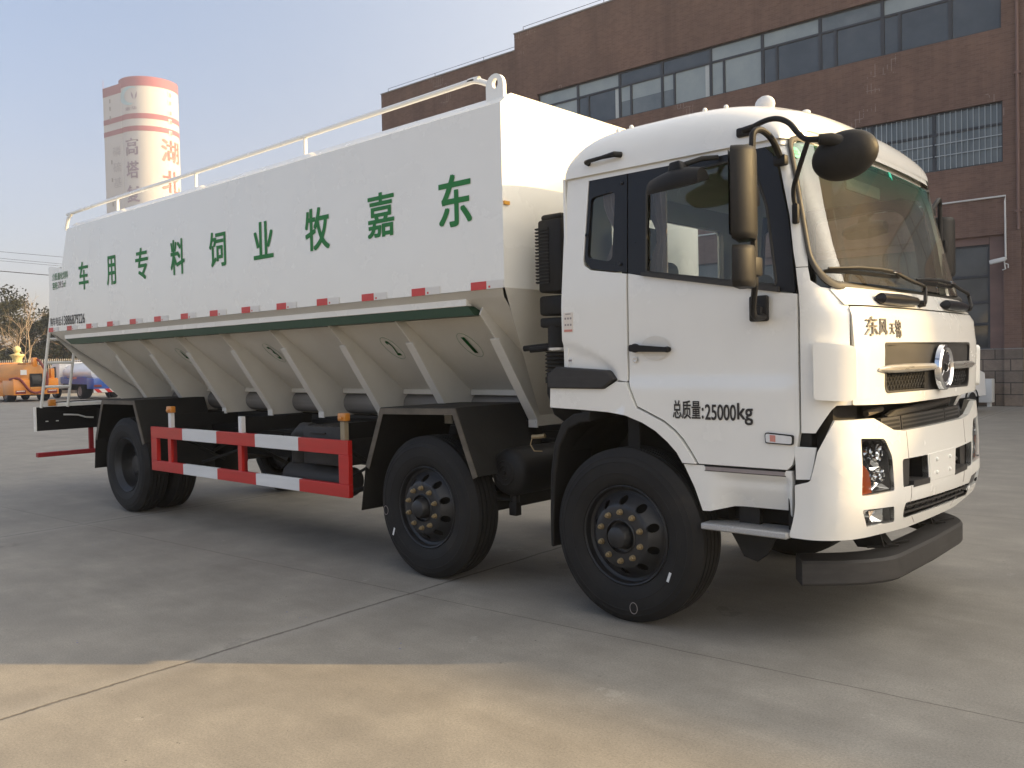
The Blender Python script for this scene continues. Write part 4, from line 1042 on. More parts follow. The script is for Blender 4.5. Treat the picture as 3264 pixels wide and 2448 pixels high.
# diamond mesh
def meshline(s0, z0, s1, z1):
    pts = [cab_front(s0+(s1-s0)*t/4, z0+(z1-z0)*t/4, -.014) for t in range(5)]; mb.tube(pts, .0034, 'black_plastic', n=4, caps=False)
zlo, zhi = 1.374, 1.474
for sa, sb in ((-.785, -.19), (.20, .675)):
    w = zhi-zlo; k = sa-w
    while k < sb:
        a0 = max(sa, k); a1 = min(sb, k+w)
        if a1 > a0: meshline(a0, zlo+(a0-k), a1, zlo+(a1-k)); meshline(a0, zhi-(a0-k), a1, zhi-(a1-k))
        k += .044
for sa, sb in ((-.20, .21),): patch(mb, [(sa, zlo-.01), (sa, zhi+.01), (sb, zhi+.01), (sb, zlo-.01)], shift(cab_front, -.012), step=.1, thick=.005, mat='black_plastic')
mb.build('grille', None, hood)
mb = MB()
for s0, s1 in ((-.90, -.09), (.10, .84)):
    pts = [cab_front(s0+(s1-s0)*t/12, 1.488, .006) for t in range(13)]
    rr = [.020+.004*math.sin(PI*t/12) for t in range(13)]
    if s0 < -.5: rr[0], rr[1] = .008, .017
    else: rr[-1], rr[-2] = .005, .010
    mb.tube(pts, rr, n=10)
mb.build('grille_bar', 'satin_silver', hood)
# round badge: ring with the paired swallow-tail blades
mb = MB(); ex = cab_front(0.03, 1.48)[0]; EC = Vector((ex+.012, .03, 1.480)); ER = .122
mb.lathe([(ER-.022, .0), (ER-.018, .024), (ER-.004, .034), (ER+.010, .026), (ER+.014, .0)], EC, 'x', 'chrome', n=48)
mb.lathe([(ER-.018, .004), (0, .004)], EC, 'x', 'frame_black', n=40)
def blade(flip):
    P = []
    for t in [k/10 for k in range(11)]:
        a = R(200-165*t); P.append((.088*math.cos(a)*(1 if t < .8 else 1), .088*math.sin(a)))
    Q = []
    for t in [k/10 for k in range(11)]:
        a = R(35+150*t); q = .052+.018*math.sin(PI*t); Q.append((q*math.cos(a)*.9-.004, q*math.sin(a)*.55-.012))
    poly = P+Q[1:]
    if flip: poly = [(-a, -b) for a, b in poly]
    patch(mb, poly, lambda y, z, off=0.0: (EC.x+.022+off, EC.y+y, EC.z+z), step=.03, thick=.016, mat='chrome')
blade(False); blade(True)
mb.build('badge', None, hood, bevel=.003)
mb = MB()
for body, s0, s1, z0, z1, sk in (('东', -.99, -.888, 1.664, 1.762, .016), ('风', -.868, -.77, 1.668, 1.752, .016), ('天', -.735, -.675, 1.672, 1.728, .012), ('锦', -.658, -.588, 1.652, 1.748, .014)):
    letters(mb, body, lambda u, v, d=0, s0=s0, s1=s1, z0=z0, z1=z1, sk=sk: cab_front(s0+(s1-s0)*u+sk*(v-.5), z0+(z1-z0)*v, .002+d), .010, depth=.004)
mb.build('hood_lettering', 'badge_silver', hood, ang=0, fix=False)
# wipers
def wiper(s_p, z_p, s_e, z_e, s_t, z_t, s_m, z_m, pod0, pod1):
    mb = MB(); q = lambda s, z, o: cab_front(s, z, o)
    mb.tube([q(s_p, z_p, .0), q(s_p, z_p, .045)], [.024, .018], n=10)
    mb.tube(smooth([q(s_p, z_p, .04), q(s_p+.012, z_p+.02, .055), q(s_e, z_e, .06), q(s_e-.05, z_e+.018, .06), q((s_e+s_m)/2, (z_e+z_m)/2, .048), q(s_m, z_m, .036)], 3), .0115, n=8)
    mb.tube([q(s_m+.10, z_m-.012, .028), q(s_m, z_m, .030), q(s_m-.18, z_m+.004, .030), q((s_m+s_t)/2-.1, (z_m+z_t)/2+.006, .026), q(s_t, z_t, .018)], [.008, .012, .011, .010, .006], 'black_plastic', n=8)
    N = 16; V = []
    for i in range(N+1):
        t = i/N; s = s_m+.14+(s_t-.03-s_m-.14)*t; z = z_m-.014+(z_t-z_m+.008)*t
        V += [q(s, z, .020), q(s, z-.016, .003)]
    mb.add(V, [(2*i, 2*i+1, 2*i+3, 2*i+2) for i in range(N)], 'black_plastic')
    mb.tube([q(s_m-.02, z_m+.002, .043), q(s_m+.07, z_m-.006, .045)], .007, 'chrome', n=6)
    mb.tube([q(pod0, 1.862, .006), q(pod0+.02, 1.862, .03), q((pod0+pod1)/2, 1.860, .034), q(pod1-.03, 1.862, .022), q(pod1, 1.864, .004)], [.012, .030, .034, .026, .012], 'gloss_black', n=12)
    return mb.build('wiper', None, truck)
wiper(-.155, 1.852, -.06, 1.945, -1.10, 2.010, -.42, 2.025, -.77, -.20)
wiper(.90, 1.858, 1.0, 1.945, -.02, 2.005, .66, 2.020, .30, .86)
# ---------------- bumper and lamps
HL = rpoly([(-1.052, .852, .01), (-1.040, 1.142, .008), (-.82, 1.124, .06), (-.752, 1.03, .08), (-.728, .842, .015)], 5)
FG = rpoly([(-1.0, .688, .012), (-1.052, .783, .012), (-.725, .757, .012), (-.668, .664, .012)], 4)
mir = lambda P: [(-a, b) for a, b in P][::-1]
H1 = rpoly([(-.613, .845, .018), (-.620, .998, .02), (-.238, .989, .01), (-.219, .836, .02)], 4)
H2 = rpoly([(.315, .822, .02), (.325, .980, .01), (.80, .968, .02), (.715, .806, .03)], 4)
H2 = rpoly([(.219, .836, .02), (.238, .989, .01), (.620, .998, .02), (.613, .845, .018)], 4)
H2 = [(a+.10*(0.6+.4*(a-.219)/.4), b-.012) for a, b in H2]
LG = rpoly([(-.560, .668, .05), (-.585, .757, .035), (.69, .715, .02), (.74, .630, .04)], 5)
BUMP = [(-1.36, .905), (-1.345, 1.09), (-1.30, 1.105)]
BUMP = rpoly([(-1.395, .632, .02), (-1.395, .905, .01), (-1.315, .928, .03), (-1.265, 1.08, .03), (-1.165, 1.238, .015), (-.93, 1.238, .03), (-.70, 1.162, .05), (-.56, 1.148, .04), (.56, 1.148, .04), (.70, 1.162, .05), (.93, 1.238, .03), (1.165, 1.238, .015), (1.265, 1.08, .03), (1.395, .905, .02), (1.395, .632, .02), (1.0, .628), (.45, .585, .15), (-.45, .598, .15), (-1.0, .628)], 4)
mb = MB(); patch(mb, BUMP, bump_front, holes=[HL, mir(HL), FG, mir(FG), H1, H2, LG], step=.045, thick=.035); bumper = mb.build('bumper', 'cab_white', truck, bevel=.007)
mb = MB(); patch(mb, [(-1.40, .93), (-1.40, 1.10), (-1.275, 1.10), (-1.325, .935)], shift(bump_front, -.022), step=.05, thick=.02); mb.build('bumper_end', 'cab_white', bumper, bevel=.004); mb = MB(); patch(mb, [(1.40, .93), (1.275, .93), (1.275, 1.10), (1.40, 1.10)], shift(bump_front, -.022), step=.05, thick=.02); mb.build('bumper_end', 'cab_white', bumper, bevel=.004)
# seams in the bumper skin
mb = MB()
for s0 in (-1, 1): mb.tube([bump_front(s0*(.535-.0*t), 1.142-(1.142-.995)*t/6, .0005) for t in range(7)], .0018, n=4); mb.tube([bump_front(s0*(.50), .84-(.84-.745)*t/4, .0005) for t in range(5)], .0018, n=4); mb.tube([bump_front(s0*(.42-.02*t), .66-.012*t, .0005) for t in range(5)], .0018, n=4)
mb.build('bumper_seam', 'letter_grey', bumper, ang=0)
# recesses with the two towing / step openings, plate field with studs
for P_, sgn in ((H1, -1), (H2, 1)):
    mb = MB()
    n = len(P_); mb.add([bump_front(a, b, -.004) for a, b in P_]+[bump_front(a, b, -.16) for a, b in P_], [(i, (i+1) % n, n+(i+1) % n, n+i) for i in range(n)], 'black_plastic')
    mb.add([bump_front(a, b, -.16) for a, b in P_], [tuple(range(n))], 'shade_black')
    a0 = min(p[0] for p in P_); a1 = max(p[0] for p in P_); b0 = min(p[1] for p in P_); b1 = max(p[1] for p in P_)
    if sgn < 0:
        patch(mb, [(a0+.004, b0+.006), (a0+.004, b1-.006), (a0+.15, b1-.010), (a0+.14, b0+.01)], shift(bump_front, -.02), step=.1, thick=.02, mat='grey_plastic')
        patch(mb, [(a0+.15, b0-.006), (a0+.15, b0+.028), (a1+.006, b0+.020), (a1+.006, b0-.012)], shift(bump_front, .004), step=.05, thick=.10, mat='grey_plastic')
    else:
        patch(mb, [(a1-.14, b0+.006), (a1-.15, b1-.010), (a1-.004, b1-.006), (a1-.004, b0+.006)], shift(bump_front, -.04), step=.1, thick=.02, mat='grey_plastic')
        patch(mb, [(a0-.006, b0-.008), (a0-.006, b0+.022), (a1-.15, b0+.026), (a1-.15, b0-.006)], shift(bump_front, .004), step=.05, thick=.10, mat='grey_plastic')
        c = bump_front(a0+.10, (b0+b1)/2, -.06); mb.ball(c, .05, 'grey_plastic', seg=14, sc=(1, 1.2, .45))
    mb.build('bumper_opening', None, bumper)
mb = MB(); patch(mb, rpoly([(-.205, .835, .01), (-.222, .992, .01), (.285, .985, .01), (.268, .822, .01)], 3), shift(bump_front, .004), step=.1, thick=.006)
for s, z in ((-.10, .95), (.155, .943), (-.10, .875), (.15, .868)): mb.ball(bump_front(s, z, .004), .013, seg=12)
mb.build('plate_field', 'cab_white', bumper, bevel=.002)
mb = MB(); n = len(LG); LGi = [(a*.985+.002, b+(.693-b)*.14) for a, b in LG]
V = []
for (a, b), (c, d) in zip(LG, LGi): V += [bump_front(a, b, .002), bump_front(c, d, .001), bump_front(c, d, -.04)]
mb.add(V, [(i*3+j, ((i+1) % n)*3+j, ((i+1) % n)*3+j+1, i*3+j+1) for i in range(n) for j in range(2)], 'black_plastic')
mb.add([bump_front(a, b, -.05) for a, b in LG], [tuple(range(n))], 'letter_grey')
for t0, t1 in ((.20, .34), (.62, .76)):
    lo = lambda s: lerp([(-.585, .672), (.74, .632)], s); hi = lambda s: lerp([(-.585, .757), (.69, .715)], s)
    for j in range(2): pass
    pts = [-.55+1.23*k/20 for k in range(21)]
    zc = lambda s, t: lo(s)+(hi(s)-lo(s))*t
    V = [bump_front(s, zc(s, t), o) for s in pts for (t, o) in ((t0, -.01), (t1, -.01), (t1, -.045), (t0, -.045))]
    mb.add(V, [(4*i+a, 4*i+(a+1) % 4, 4*i+4+(a+1) % 4, 4*i+4+a) for i in range(20) for a in range(4)], 'grey_plastic')
for k in range(12):
    s = -.46+.10*k; mb.tube([bump_front(s, lo(s)+.012, -.02), bump_front(s, hi(s)-.012, -.02)], .004, 'black_plastic', n=4)
for s0, s1 in ((-.47, .28), (.36, .60)):
    for t0, t1 in ((.38, .58), (.80, .93)): patch(mb, [(s0, zc(s0, t0)), (s0, zc(s0, t1)), (s1, zc(s1, t1)), (s1, zc(s1, t0))], shift(bump_front, -.046), step=.1, thick=0, mat='shade_black')
mb.build('lower_grille', None, bumper)
def lamp(P_, name, amber):
    mb = MB(); n = len(P_); cx = sum(p[0] for p in P_)/n; cz = sum(p[1] for p in P_)/n; sgn = -1 if cx < 0 else 1
    q = [(a+(cx-a)*.04+(-sgn)*0, b+(cz-b)*.05) for a, b in P_]
    V = []
    for (a, b), (c, d) in zip(P_, q): V += [bump_front(a, b, -.002), bump_front(a, b, -.02), bump_front(c, d, -.024), bump_front(c, d, -.07)]
    mb.add(V, [(i*4+j, ((i+1) % n)*4+j, ((i+1) % n)*4+j+1, i*4+j+1) for i in range(n) for j in range(3)], 'black_plastic')
    # faceted bright reflector
    a0 = min(p[0] for p in q); a1 = max(p[0] for p in q); b0 = min(p[1] for p in q); b1 = max(p[1] for p in q)
    rnd = random.Random(3); NX, NZ = (5, 7) if amber else (8, 3)
    def dp(i, j, jit=True):
        s = a0+(a1-a0)*i/NX; z = b0+(b1-b0)*j/NZ
        o = -.075+.03*(((i-NX/2)/NX*2)**2+((j-NZ/2)/NZ*2)**2)*.6+rnd.uniform(-.022, .018)
        return bump_front(s, z, o)
    G = [[dp(i, j) for j in range(NZ+1)] for i in range(NX+1)]
    for i in range(NX):
        for j in range(NZ): mb.add([G[i][j], G[i+1][j], G[i+1][j+1], G[i][j+1]], [(0, 1, 2), (0, 2, 3)] if (i+j) % 2 else [(0, 1, 3), (1, 2, 3)], 'chrome')
    if amber:
        for (s, z, r_) in ((cx+sgn*-.01, b0+.20, .052), (cx-sgn*.03, b0+.085, .045)):
            c = Vector(bump_front(s, z, -.035)); mb.lathe([(r_, .02), (r_*.96, .0), (r_*.6, -.02), (r_*.25, -.026), (0, -.01)], c, 'x', 'chrome', n=20); mb.ball(c, r_*.4, 'chrome', seg=12)
        A = [(a0+.004, b0+.004), (a0+.004, b0+.155), (a0+.03, b0+.150), (a0+.065, b0+.115), (a0+.082, b0+.06), (a0+.09, b0+.006)]
        if sgn > 0: A = [(-a+cx*2, b) for a, b in A][::-1]
        patch(mb, A, shift(bump_front, -.022), step=.05, thick=.012, mat='amber_dark')
        for dz in (.045, .10): 
            d0 = a0+.004 if sgn < 0 else a1-.004
            patch(mb, [(d0, b0+dz-.012), (d0, b0+dz+.012), (d0-sgn*.022, b0+dz)] if sgn < 0 else [(d0, b0+dz-.012), (d0-.022, b0+dz), (d0, b0+dz+.012)], shift(bump_front, -.020), step=.2, thick=.004, mat='orange_lens')
    o = mb.build(name, None, truck, ang=25)
    gb = MB(); patch(gb, q, shift(bump_front, -.012), step=.08, thick=0); gb.build('lens', 'lens_glass', o)
for P_ in (HL, mir(HL)): lamp(P_, 'headlight', True)
for P_ in (FG, mir(FG)): lamp(P_, 'fog_lamp', False)
# engine bay seen through the gap: slatted panel, pipe, black boxes added to darken it
mb = MB(); mb.box((3.05, -1.02, .66), (3.86, 1.02, 1.36), 'shade_black'); mb.box((3.86, -.9, .70), (3.9, .9, 1.10), 'frame_black')
mb.box((3.70, -1.17, .64), (3.84, -.9, 1.34), 'frame_black', bev=.02); mb.box((3.70, .9, .64), (3.84, 1.17, 1.34), 'frame_black', bev=.02)
mb.box((3.845, -1.12, .95), (3.93, -.80, 1.30), 'frame_black')
mb.build('engine_bay_fill', None, truck)
mb = MB(); mb.tube([(3.99, -.55, 1.205), (4.0, -.45, 1.232), (4.0, .1, 1.245), (3.99, .55, 1.262), (3.95, .7, 1.25)], .026, 'grey_plastic', n=10)
mb.tube([(3.97, -.78, 1.25), (3.98, -.66, 1.262), (3.95, -.5, 1.26)], .018, 'mud_edge', n=8); mb.tube([(3.95, .35, 1.29), (3.97, .5, 1.285), (3.95, .62, 1.28)], .014, 'mud_edge', n=8)
for s0, s1 in ((-.73, -.47), (-.455, .30), (.315, .66)):
    patch(mb, [(s0, 1.135), (s0, 1.222), (s1, 1.222), (s1, 1.135)], shift(bump_front, -.05), step=.1, thick=.03, mat='grey_plastic')
    for z in (1.158, 1.180, 1.202):
        patch(mb, [(s0+.015, z-.006), (s0+.015, z+.006), (s1-.015, z+.006), (s1-.015, z-.006)], shift(bump_front, -.0485), step=.1, thick=.001, mat='shade_black')
mb.build('radiator_trim', None, truck)
# front underrun bar
ub = MB(); pts = []
for k in range(33):
    y = -1.02+2.04*k/32; t = max(0, abs(y)-.55)/.47; pts.append((4.055-.33*t*t-.02*abs(y), y))
V = []
for i, (x, y) in enumerate(pts):
    a = pts[max(0, i-1)]; b = pts[min(len(pts)-1, i+1)]; d = Vector((b[0]-a[0], b[1]-a[1])).normalized(); nx, ny = d.y, -d.x
    for o, z in ((.018, .335), (.030, .350), (.030, .455), (.018, .470), (-.11, .485), (-.12, .47), (-.12, .34)): V.append((x+nx*o, y+ny*o, z))
k = 7; L = len(pts)
ub.add(V, [(i*k+j, i*k+(j+1) % k, (i+1)*k+(j+1) % k, (i+1)*k+j) for i in range(L-1) for j in range(k)]+[tuple(range(k)), tuple((L-1)*k+j for j in range(k))])
bar = ub.build('front_underrun_bar', 'grey_plastic', truck, ang=30)
for y in (-.43, .43):
    mb = MB()
    mb.prism([(3.60, .70), (3.80, .70), (3.98, .48), (4.0, .47), (3.80, .46), (3.70, .60)], y-.04, y+.04, 'xz'); mb.prism([(3.82, .66), (3.92, .66), (3.97, .49), (3.90, .48)], y-.10, y-.085, 'xz')
    mb.tube([(3.90, y-.16, .492), (4.02, y-.02, .494)], .007, n=5); mb.tube([(3.93, y-.05, .493), (4.02, y+.16, .493)], .007, n=5)
    mb.build('bar_bracket', 'black_plastic', bar)
# ---------------- mirrors
def mirrors(sg):
    mb = MB(); X = lambda x, y, z: (x, sg*y, z)
    mb.tube(smooth([X(3.70, 1.19, 2.57), X(3.715, 1.24, 2.60), X(3.72, 1.33, 2.66), X(3.71, 1.42, 2.69), X(3.698, 1.475, 2.675), X(3.695, 1.49, 2.62), X(3.695, 1.495, 2.4), X(3.70, 1.495, 1.97), X(3.69, 1.475, 1.92), X(3.655, 1.42, 1.855), X(3.625, 1.37, 1.80), X(3.615, 1.32, 1.77), X(3.62, 1.24, 1.775)], 5), .0165, n=10)
    mb.box((3.675, min(sg*1.185, sg*1.235), 2.545), (3.745, max(sg*1.185, sg*1.235), 2.60), bev=.012)
    mb.box((3.53, min(sg*1.20, sg*1.235), 1.752), (3.635, max(sg*1.20, sg*1.235), 1.888), bev=.012); mb.box((3.57, min(sg*1.22, sg*1.262), 1.755), (3.612, max(sg*1.22, sg*1.262), 1.83), bev=.01)
    arm = mb.build('mirror_arm', 'black_plastic', truck)
    rot = Matrix.Translation(Vector((3.655, sg*1.60, 0))) @ Matrix.Rotation(sg*R(-18), 4, 'Z')
    mb = MB()
    def shell(z0, z1, w, d, yc):
        pr = []
        for k in range(13): 
            a = -PI/2+PI*k/12; pr.append((d*math.cos(a), w*math.sin(a)))
        b = bmesh.new(); rings = []
        levels = [(z0, .80), (z0+.012, .93), (z0+.03, 1.0), (z1-.03, 1.0), (z1-.012, .93), (z1, .80)]
        for z, s in levels: rings.append([b.verts.new(rot @ Vector((x*(.6+.4*s)-.0, yc+y*s, z))) for x, y in pr])
        for i in range(len(rings)-1):
            for k in range(12): b.faces.new((rings[i][k], rings[i][k+1], rings[i+1][k+1], rings[i+1][k]))
            b.faces.new((rings[i][12], rings[i][0], rings[i+1][0], rings[i+1][12]))
        b.faces.new(rings[0]); b.faces.new(rings[-1][::-1]); mb.bm(b); b.free()
    shell(2.135, 2.575, .125, .105, 0)
    mb.box((3.655, min(sg*1.49, sg*1.575), 2.30), (3.735, max(sg*1.49, sg*1.575), 2.40), bev=.012)
    mm = mb.build('main_mirror', 'black_plastic', truck, ang=40)
    mb = MB(); g = Vector; P4 = [rot @ Vector((-.012, y, z)) for y, z in ((-.11, 2.155), (.11, 2.155), (.11, 2.555), (-.11, 2.555))]; mb.add(P4, [(0, 1, 2, 3)]); mb.build('mirror_glass', 'chrome', mm, ang=0)
    mb = MB(); shell(1.905, 2.105, .115, .095, 0); mb.box((3.66, min(sg*1.485, sg*1.57), 1.96), (3.742, max(sg*1.485, sg*1.57), 2.055), bev=.012); mb.build('wide_angle_mirror', 'black_plastic', truck, ang=40)
    # kerb mirror over the door
    mb = MB(); b = bmesh.new(); rings = []
    for i in range(13):
        t = -1+2*i/12; rr = .085*(1-.35*t*t); ring = []
        for k in range(13):
            a = R(-25)+R(200)*k/12; ring.append(b.verts.new((3.19+.155*t, sg*(1.36+rr*1.1*math.cos(a)), 2.505+.085*math.sin(a)*(1-.3*t*t)+.012*t)))
        rings.append(ring)
    for i in range(12):
        for k in range(12): b.faces.new((rings[i][k], rings[i+1][k], rings[i+1][k+1], rings[i][k+1]))
    b.faces.new(rings[0]); b.faces.new(rings[-1][::-1])
    for i in range(12): b.faces.new((rings[i][12], rings[i+1][12], rings[i+1][0], rings[i][0]))
    mb.bm(b); b.free(); mb.prism([(3.145, 2.55), (3.16, 2.625), (3.225, 2.63), (3.25, 2.56)], sg*1.31, sg*1.40, 'xz', bev=.01); mb.tube([X(3.21, 1.35, 2.61), X(3.29, 1.27, 2.645), X(3.34, 1.19, 2.655)], .014, n=8)
    mb.build('kerb_mirror', 'black_plastic', truck, ang=45)
    return arm
mirrors(-1); mirrors(1)
# round front mirror on its two-legged stalk
mb = MB(); f = fR
mb.tube([(3.50, -1.205, 2.765), (3.56, -1.212, 2.770)], .02, n=8); mb.box((3.46, -1.215, 2.735), (3.575, -1.185, 2.785), bev=.012)
mb.tube(smooth([(3.54, -1.21, 2.768), (3.64, -1.235, 2.785), (3.72, -1.26, 2.775), (3.79, -1.28, 2.735), (3.84, -1.295, 2.675), (3.885, -1.305, 2.635), (3.94, -1.31, 2.622), (4.0, -1.30, 2.615)], 5), .0145, n=10)
mb.tube(smooth([(3.90, -1.305, 2.63), (3.86, -1.28, 2.56), (3.81, -1.245, 2.47), (3.785, -1.225, 2.42), (3.778, -1.21, 2.37), (3.782, -1.195, 2.32)], 5), .0125, n=8)
mb.box((3.765, -1.215, 2.24), (3.80, -1.185, 2.345), bev=.01)
mb.build('mirror_stalk', 'black_plastic', truck)
mb = MB(); b = bmesh.new(); bmesh.ops.create_uvsphere(b, u_segments=36, v_segments=18, radius=1.0)
rot = Matrix.Translation(Vector((4.035, -1.195, 2.545))) @ Matrix.Rotation(R(16), 4, 'Z') @ Matrix.Rotation(R(-16), 4, 'Y') @ Matrix.Rotation(R(12), 4, 'X')
for v in b.verts:
    x, y, z = v.co; v.co = rot @ Vector((x*.158, y*.085 if y < 0 else y*.03, z*.118))
mb.bm(b); b.free(); mb.tube([(3.955, -1.315, 2.618), (4.0, -1.285, 2.615), (4.035, -1.245, 2.60)], [.026, .032, .036], n=12)
mb.build('front_mirror', 'black_plastic', truck, ang=60)
# ---------------- air intake behind the cab
mb = MB(); mb.box((1.93, -1.06, 2.02), (2.13, -.84, 2.50), 'black_plastic', bev=.02); mb.box((1.95, -1.05, 2.49), (2.13, -.85, 2.535), 'black_plastic', bev=.02)
for k in range(17): mb.box((1.915, -1.066, 2.085+.022*k), (2.03, -.9, 2.095+.022*k), 'frame_black'); mb.box((1.925, -1.069, 2.080+.022*k), (2.03, -1.060, 2.085+.022*k), 'grey_plastic')
mb.box((1.915, -1.04, 1.87), (2.12, -.86, 2.0), 'black_plastic', bev=.02); mb.box((1.915, -1.035, 1.79), (2.10, -.87, 1.855), 'black_plastic', bev=.015)
mb.tube([(2.02, -.96, 1.80), (2.02, -.96, 1.64)], .075, 'black_plastic', n=18); mb.tube([(2.02, -.96, 1.655), (2.02, -.96, 1.638)], .080, 'satin_silver', n=18)
mb.lathe([(.082 if k % 2 else .10, 1.63-.0125*k) for k in range(13)], (2.02, -.96, 0), 'z', 'rubber', n=20)
mb.tube([(2.02, -.96, 1.49), (2.02, -.96, 1.36), (2.03, -.93, 1.26), (2.10, -.85, 1.18), (2.25, -.75, 1.12)], .088, 'black_plastic', n=16); mb.tube([(2.02, -.96, 1.46), (2.02, -.96, 1.42)], .098, 'black_plastic', n=18)
mb.tube([(1.76, -1.02, 1.655), (1.95, -.98, 1.67)], .02, 'black_plastic', n=8); mb.tube([(1.84, -1.05, 1.645), (1.98, -1.0, 1.655)], .02, 'black_plastic', n=8)
mb.build('air_intake', None, truck)
# ================================================================== the yard
g = MB(); S_ = 700
g.add([(-S_, -S_, 0), (S_, -S_, 0), (S_, S_, 0), (-S_, S_, 0)], [(0, 1, 2, 3)])
tag(g.build('yard', 'concrete', None, ang=0, fix=False), None, None, kind='structure')

# ================================================================== brick building (its own axes: x along the facade, y into the house)
BR = R(1.25)
bld = thing('brick_building', 'long brown brick office building with dark-framed window bands behind the truck', 'building', (-.547, 22.093, 0), BR)
GX0, GX1 = -17.87, 39.5
RTOP = 14.97
UZ0, UZ1, LZ0, LZ1 = 10.57, 12.29, 6.845, 8.555
rects = [(-16.72, -.05, UZ0, UZ1), (-16.72, -.03, LZ0, LZ1), (2.4, 19.1, UZ0, UZ1), (2.4, 19.1, LZ0, LZ1), (21.5, 38.2, UZ0, UZ1), (21.5, 38.2, LZ0, LZ1)]
ground_open = [(-16.4, -8.6, 1.62, 4.83), (-7.6, -.02, 1.62, 4.83), (.47, 6.0, 0.0, 4.75)]
holes = [[(a, c), (b, c), (b, d), (a, d)] for a, b, c, d in rects+ground_open[:2]]
wm = MB()
outl = [(GX0, 0), (.47, 0), (.47, 4.75), (6.0, 4.75), (6.0, 0), (GX1, 0), (GX1, RTOP), (GX0, RTOP)]
patch(wm, outl, lambda x, z, off=0.0: (x, -off, z), holes=holes, step=50, thick=.32)
wm.box((GX0, .321, 0), (GX0+.3, 15, RTOP)); wm.box((GX1-.3, .321, 0), (GX1, 15, RTOP)); wm.box((GX0, 15, 0), (GX1, 15.3, RTOP))
wall = wm.build('wall', 'facing_tile', bld, ang=0)
wb = MB(); wb.box((-26.55, .30, 0), (GX0-.004, 13, 14.43)); wb.build('lower_wing', 'facing_tile', bld, ang=0)
rm = MB(); rm.box((GX0+.31, .33, 13.9), (GX1-.31, 14.99, 14.1)); rm.box((GX0-.02, -.03, RTOP), (GX1+.02, .36, RTOP+.05)); rm.box((-26.57, .27, 14.43), (GX0-.02, .62, 14.48)); rm.build('roof', 'roof_grey', bld, ang=0)
# dark rooms behind the windows
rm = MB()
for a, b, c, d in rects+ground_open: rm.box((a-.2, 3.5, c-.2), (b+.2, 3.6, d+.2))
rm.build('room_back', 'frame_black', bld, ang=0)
# plinth of rough stone between the openings, brick pier and down-pipe
pm = MB(); pm.box((GX0-.03, -.06, 0), (0, -.002, 1.60)); pm.box((0.001, -.16, 0), (.46, -.002, 1.60)); pm.box((6.0, -.06, 0), (GX1, -.002, 1.60)); pm.build('plinth', 'plinth_stone', bld, ang=0)
pm = MB(); pm.box((0.0, -.12, 1.63), (.42, -.002, 4.9)); pm.build('pier', 'facing_tile', bld, ang=0)
pm = MB(); pm.box((-8.6, -.08, 1.60), (-.01, .02, 1.625)); pm.box((0, -.18, 1.60), (.48, -.001, 1.629)); pm.build('plinth_cap', 'roof_grey', bld, ang=0)
pm = MB(); pm.tube([(.34, -.06, 15.0), (.36, -.06, 4.92)], .045, n=8)
for z in (13.2, 9.2, 5.4): pm.box((.27, -.10, z), (.43, -.001, z+.06))
pm.build('downpipe', 'rust_pipe', bld)
pm = MB(); pm.tube([(-13, -.03, 5.80), (.04, -.03, 5.888), (.045, -.155, 5.7), (.055, -.155, 4.12)], .026, n=6); pm.build('cable_conduit', 'conduit_white', bld)
rl = MB()
for x in (-17.5, -13.5, -9.5, -5.5, -1.5, 2.5): rl.tube([(x, .15, RTOP+.05), (x, .15, RTOP+.26)], .012, n=5)
rl.tube([(-17.5, .15, RTOP+.26), (3, .15, RTOP+.26)], .010, n=5)
for x in (-26.2, -23, -20, -18.2): rl.tube([(x, .45, 14.48), (x, .45, 14.68)], .011, n=5)
rl.tube([(-26.2, .45, 14.68), (-18.2, .45, 14.68)], .009, n=5)
rl.build('roof_rail', 'frame_black', bld, ang=0)
# unseen block added on the roof, out of frame, to shade the truck's nose
rm = MB(); rm.box((31.5, .02, RTOP+.06), (34.15, 5.0, 16.7)); rm.build('roof_shade_block', 'facing_tile', bld, ang=0)
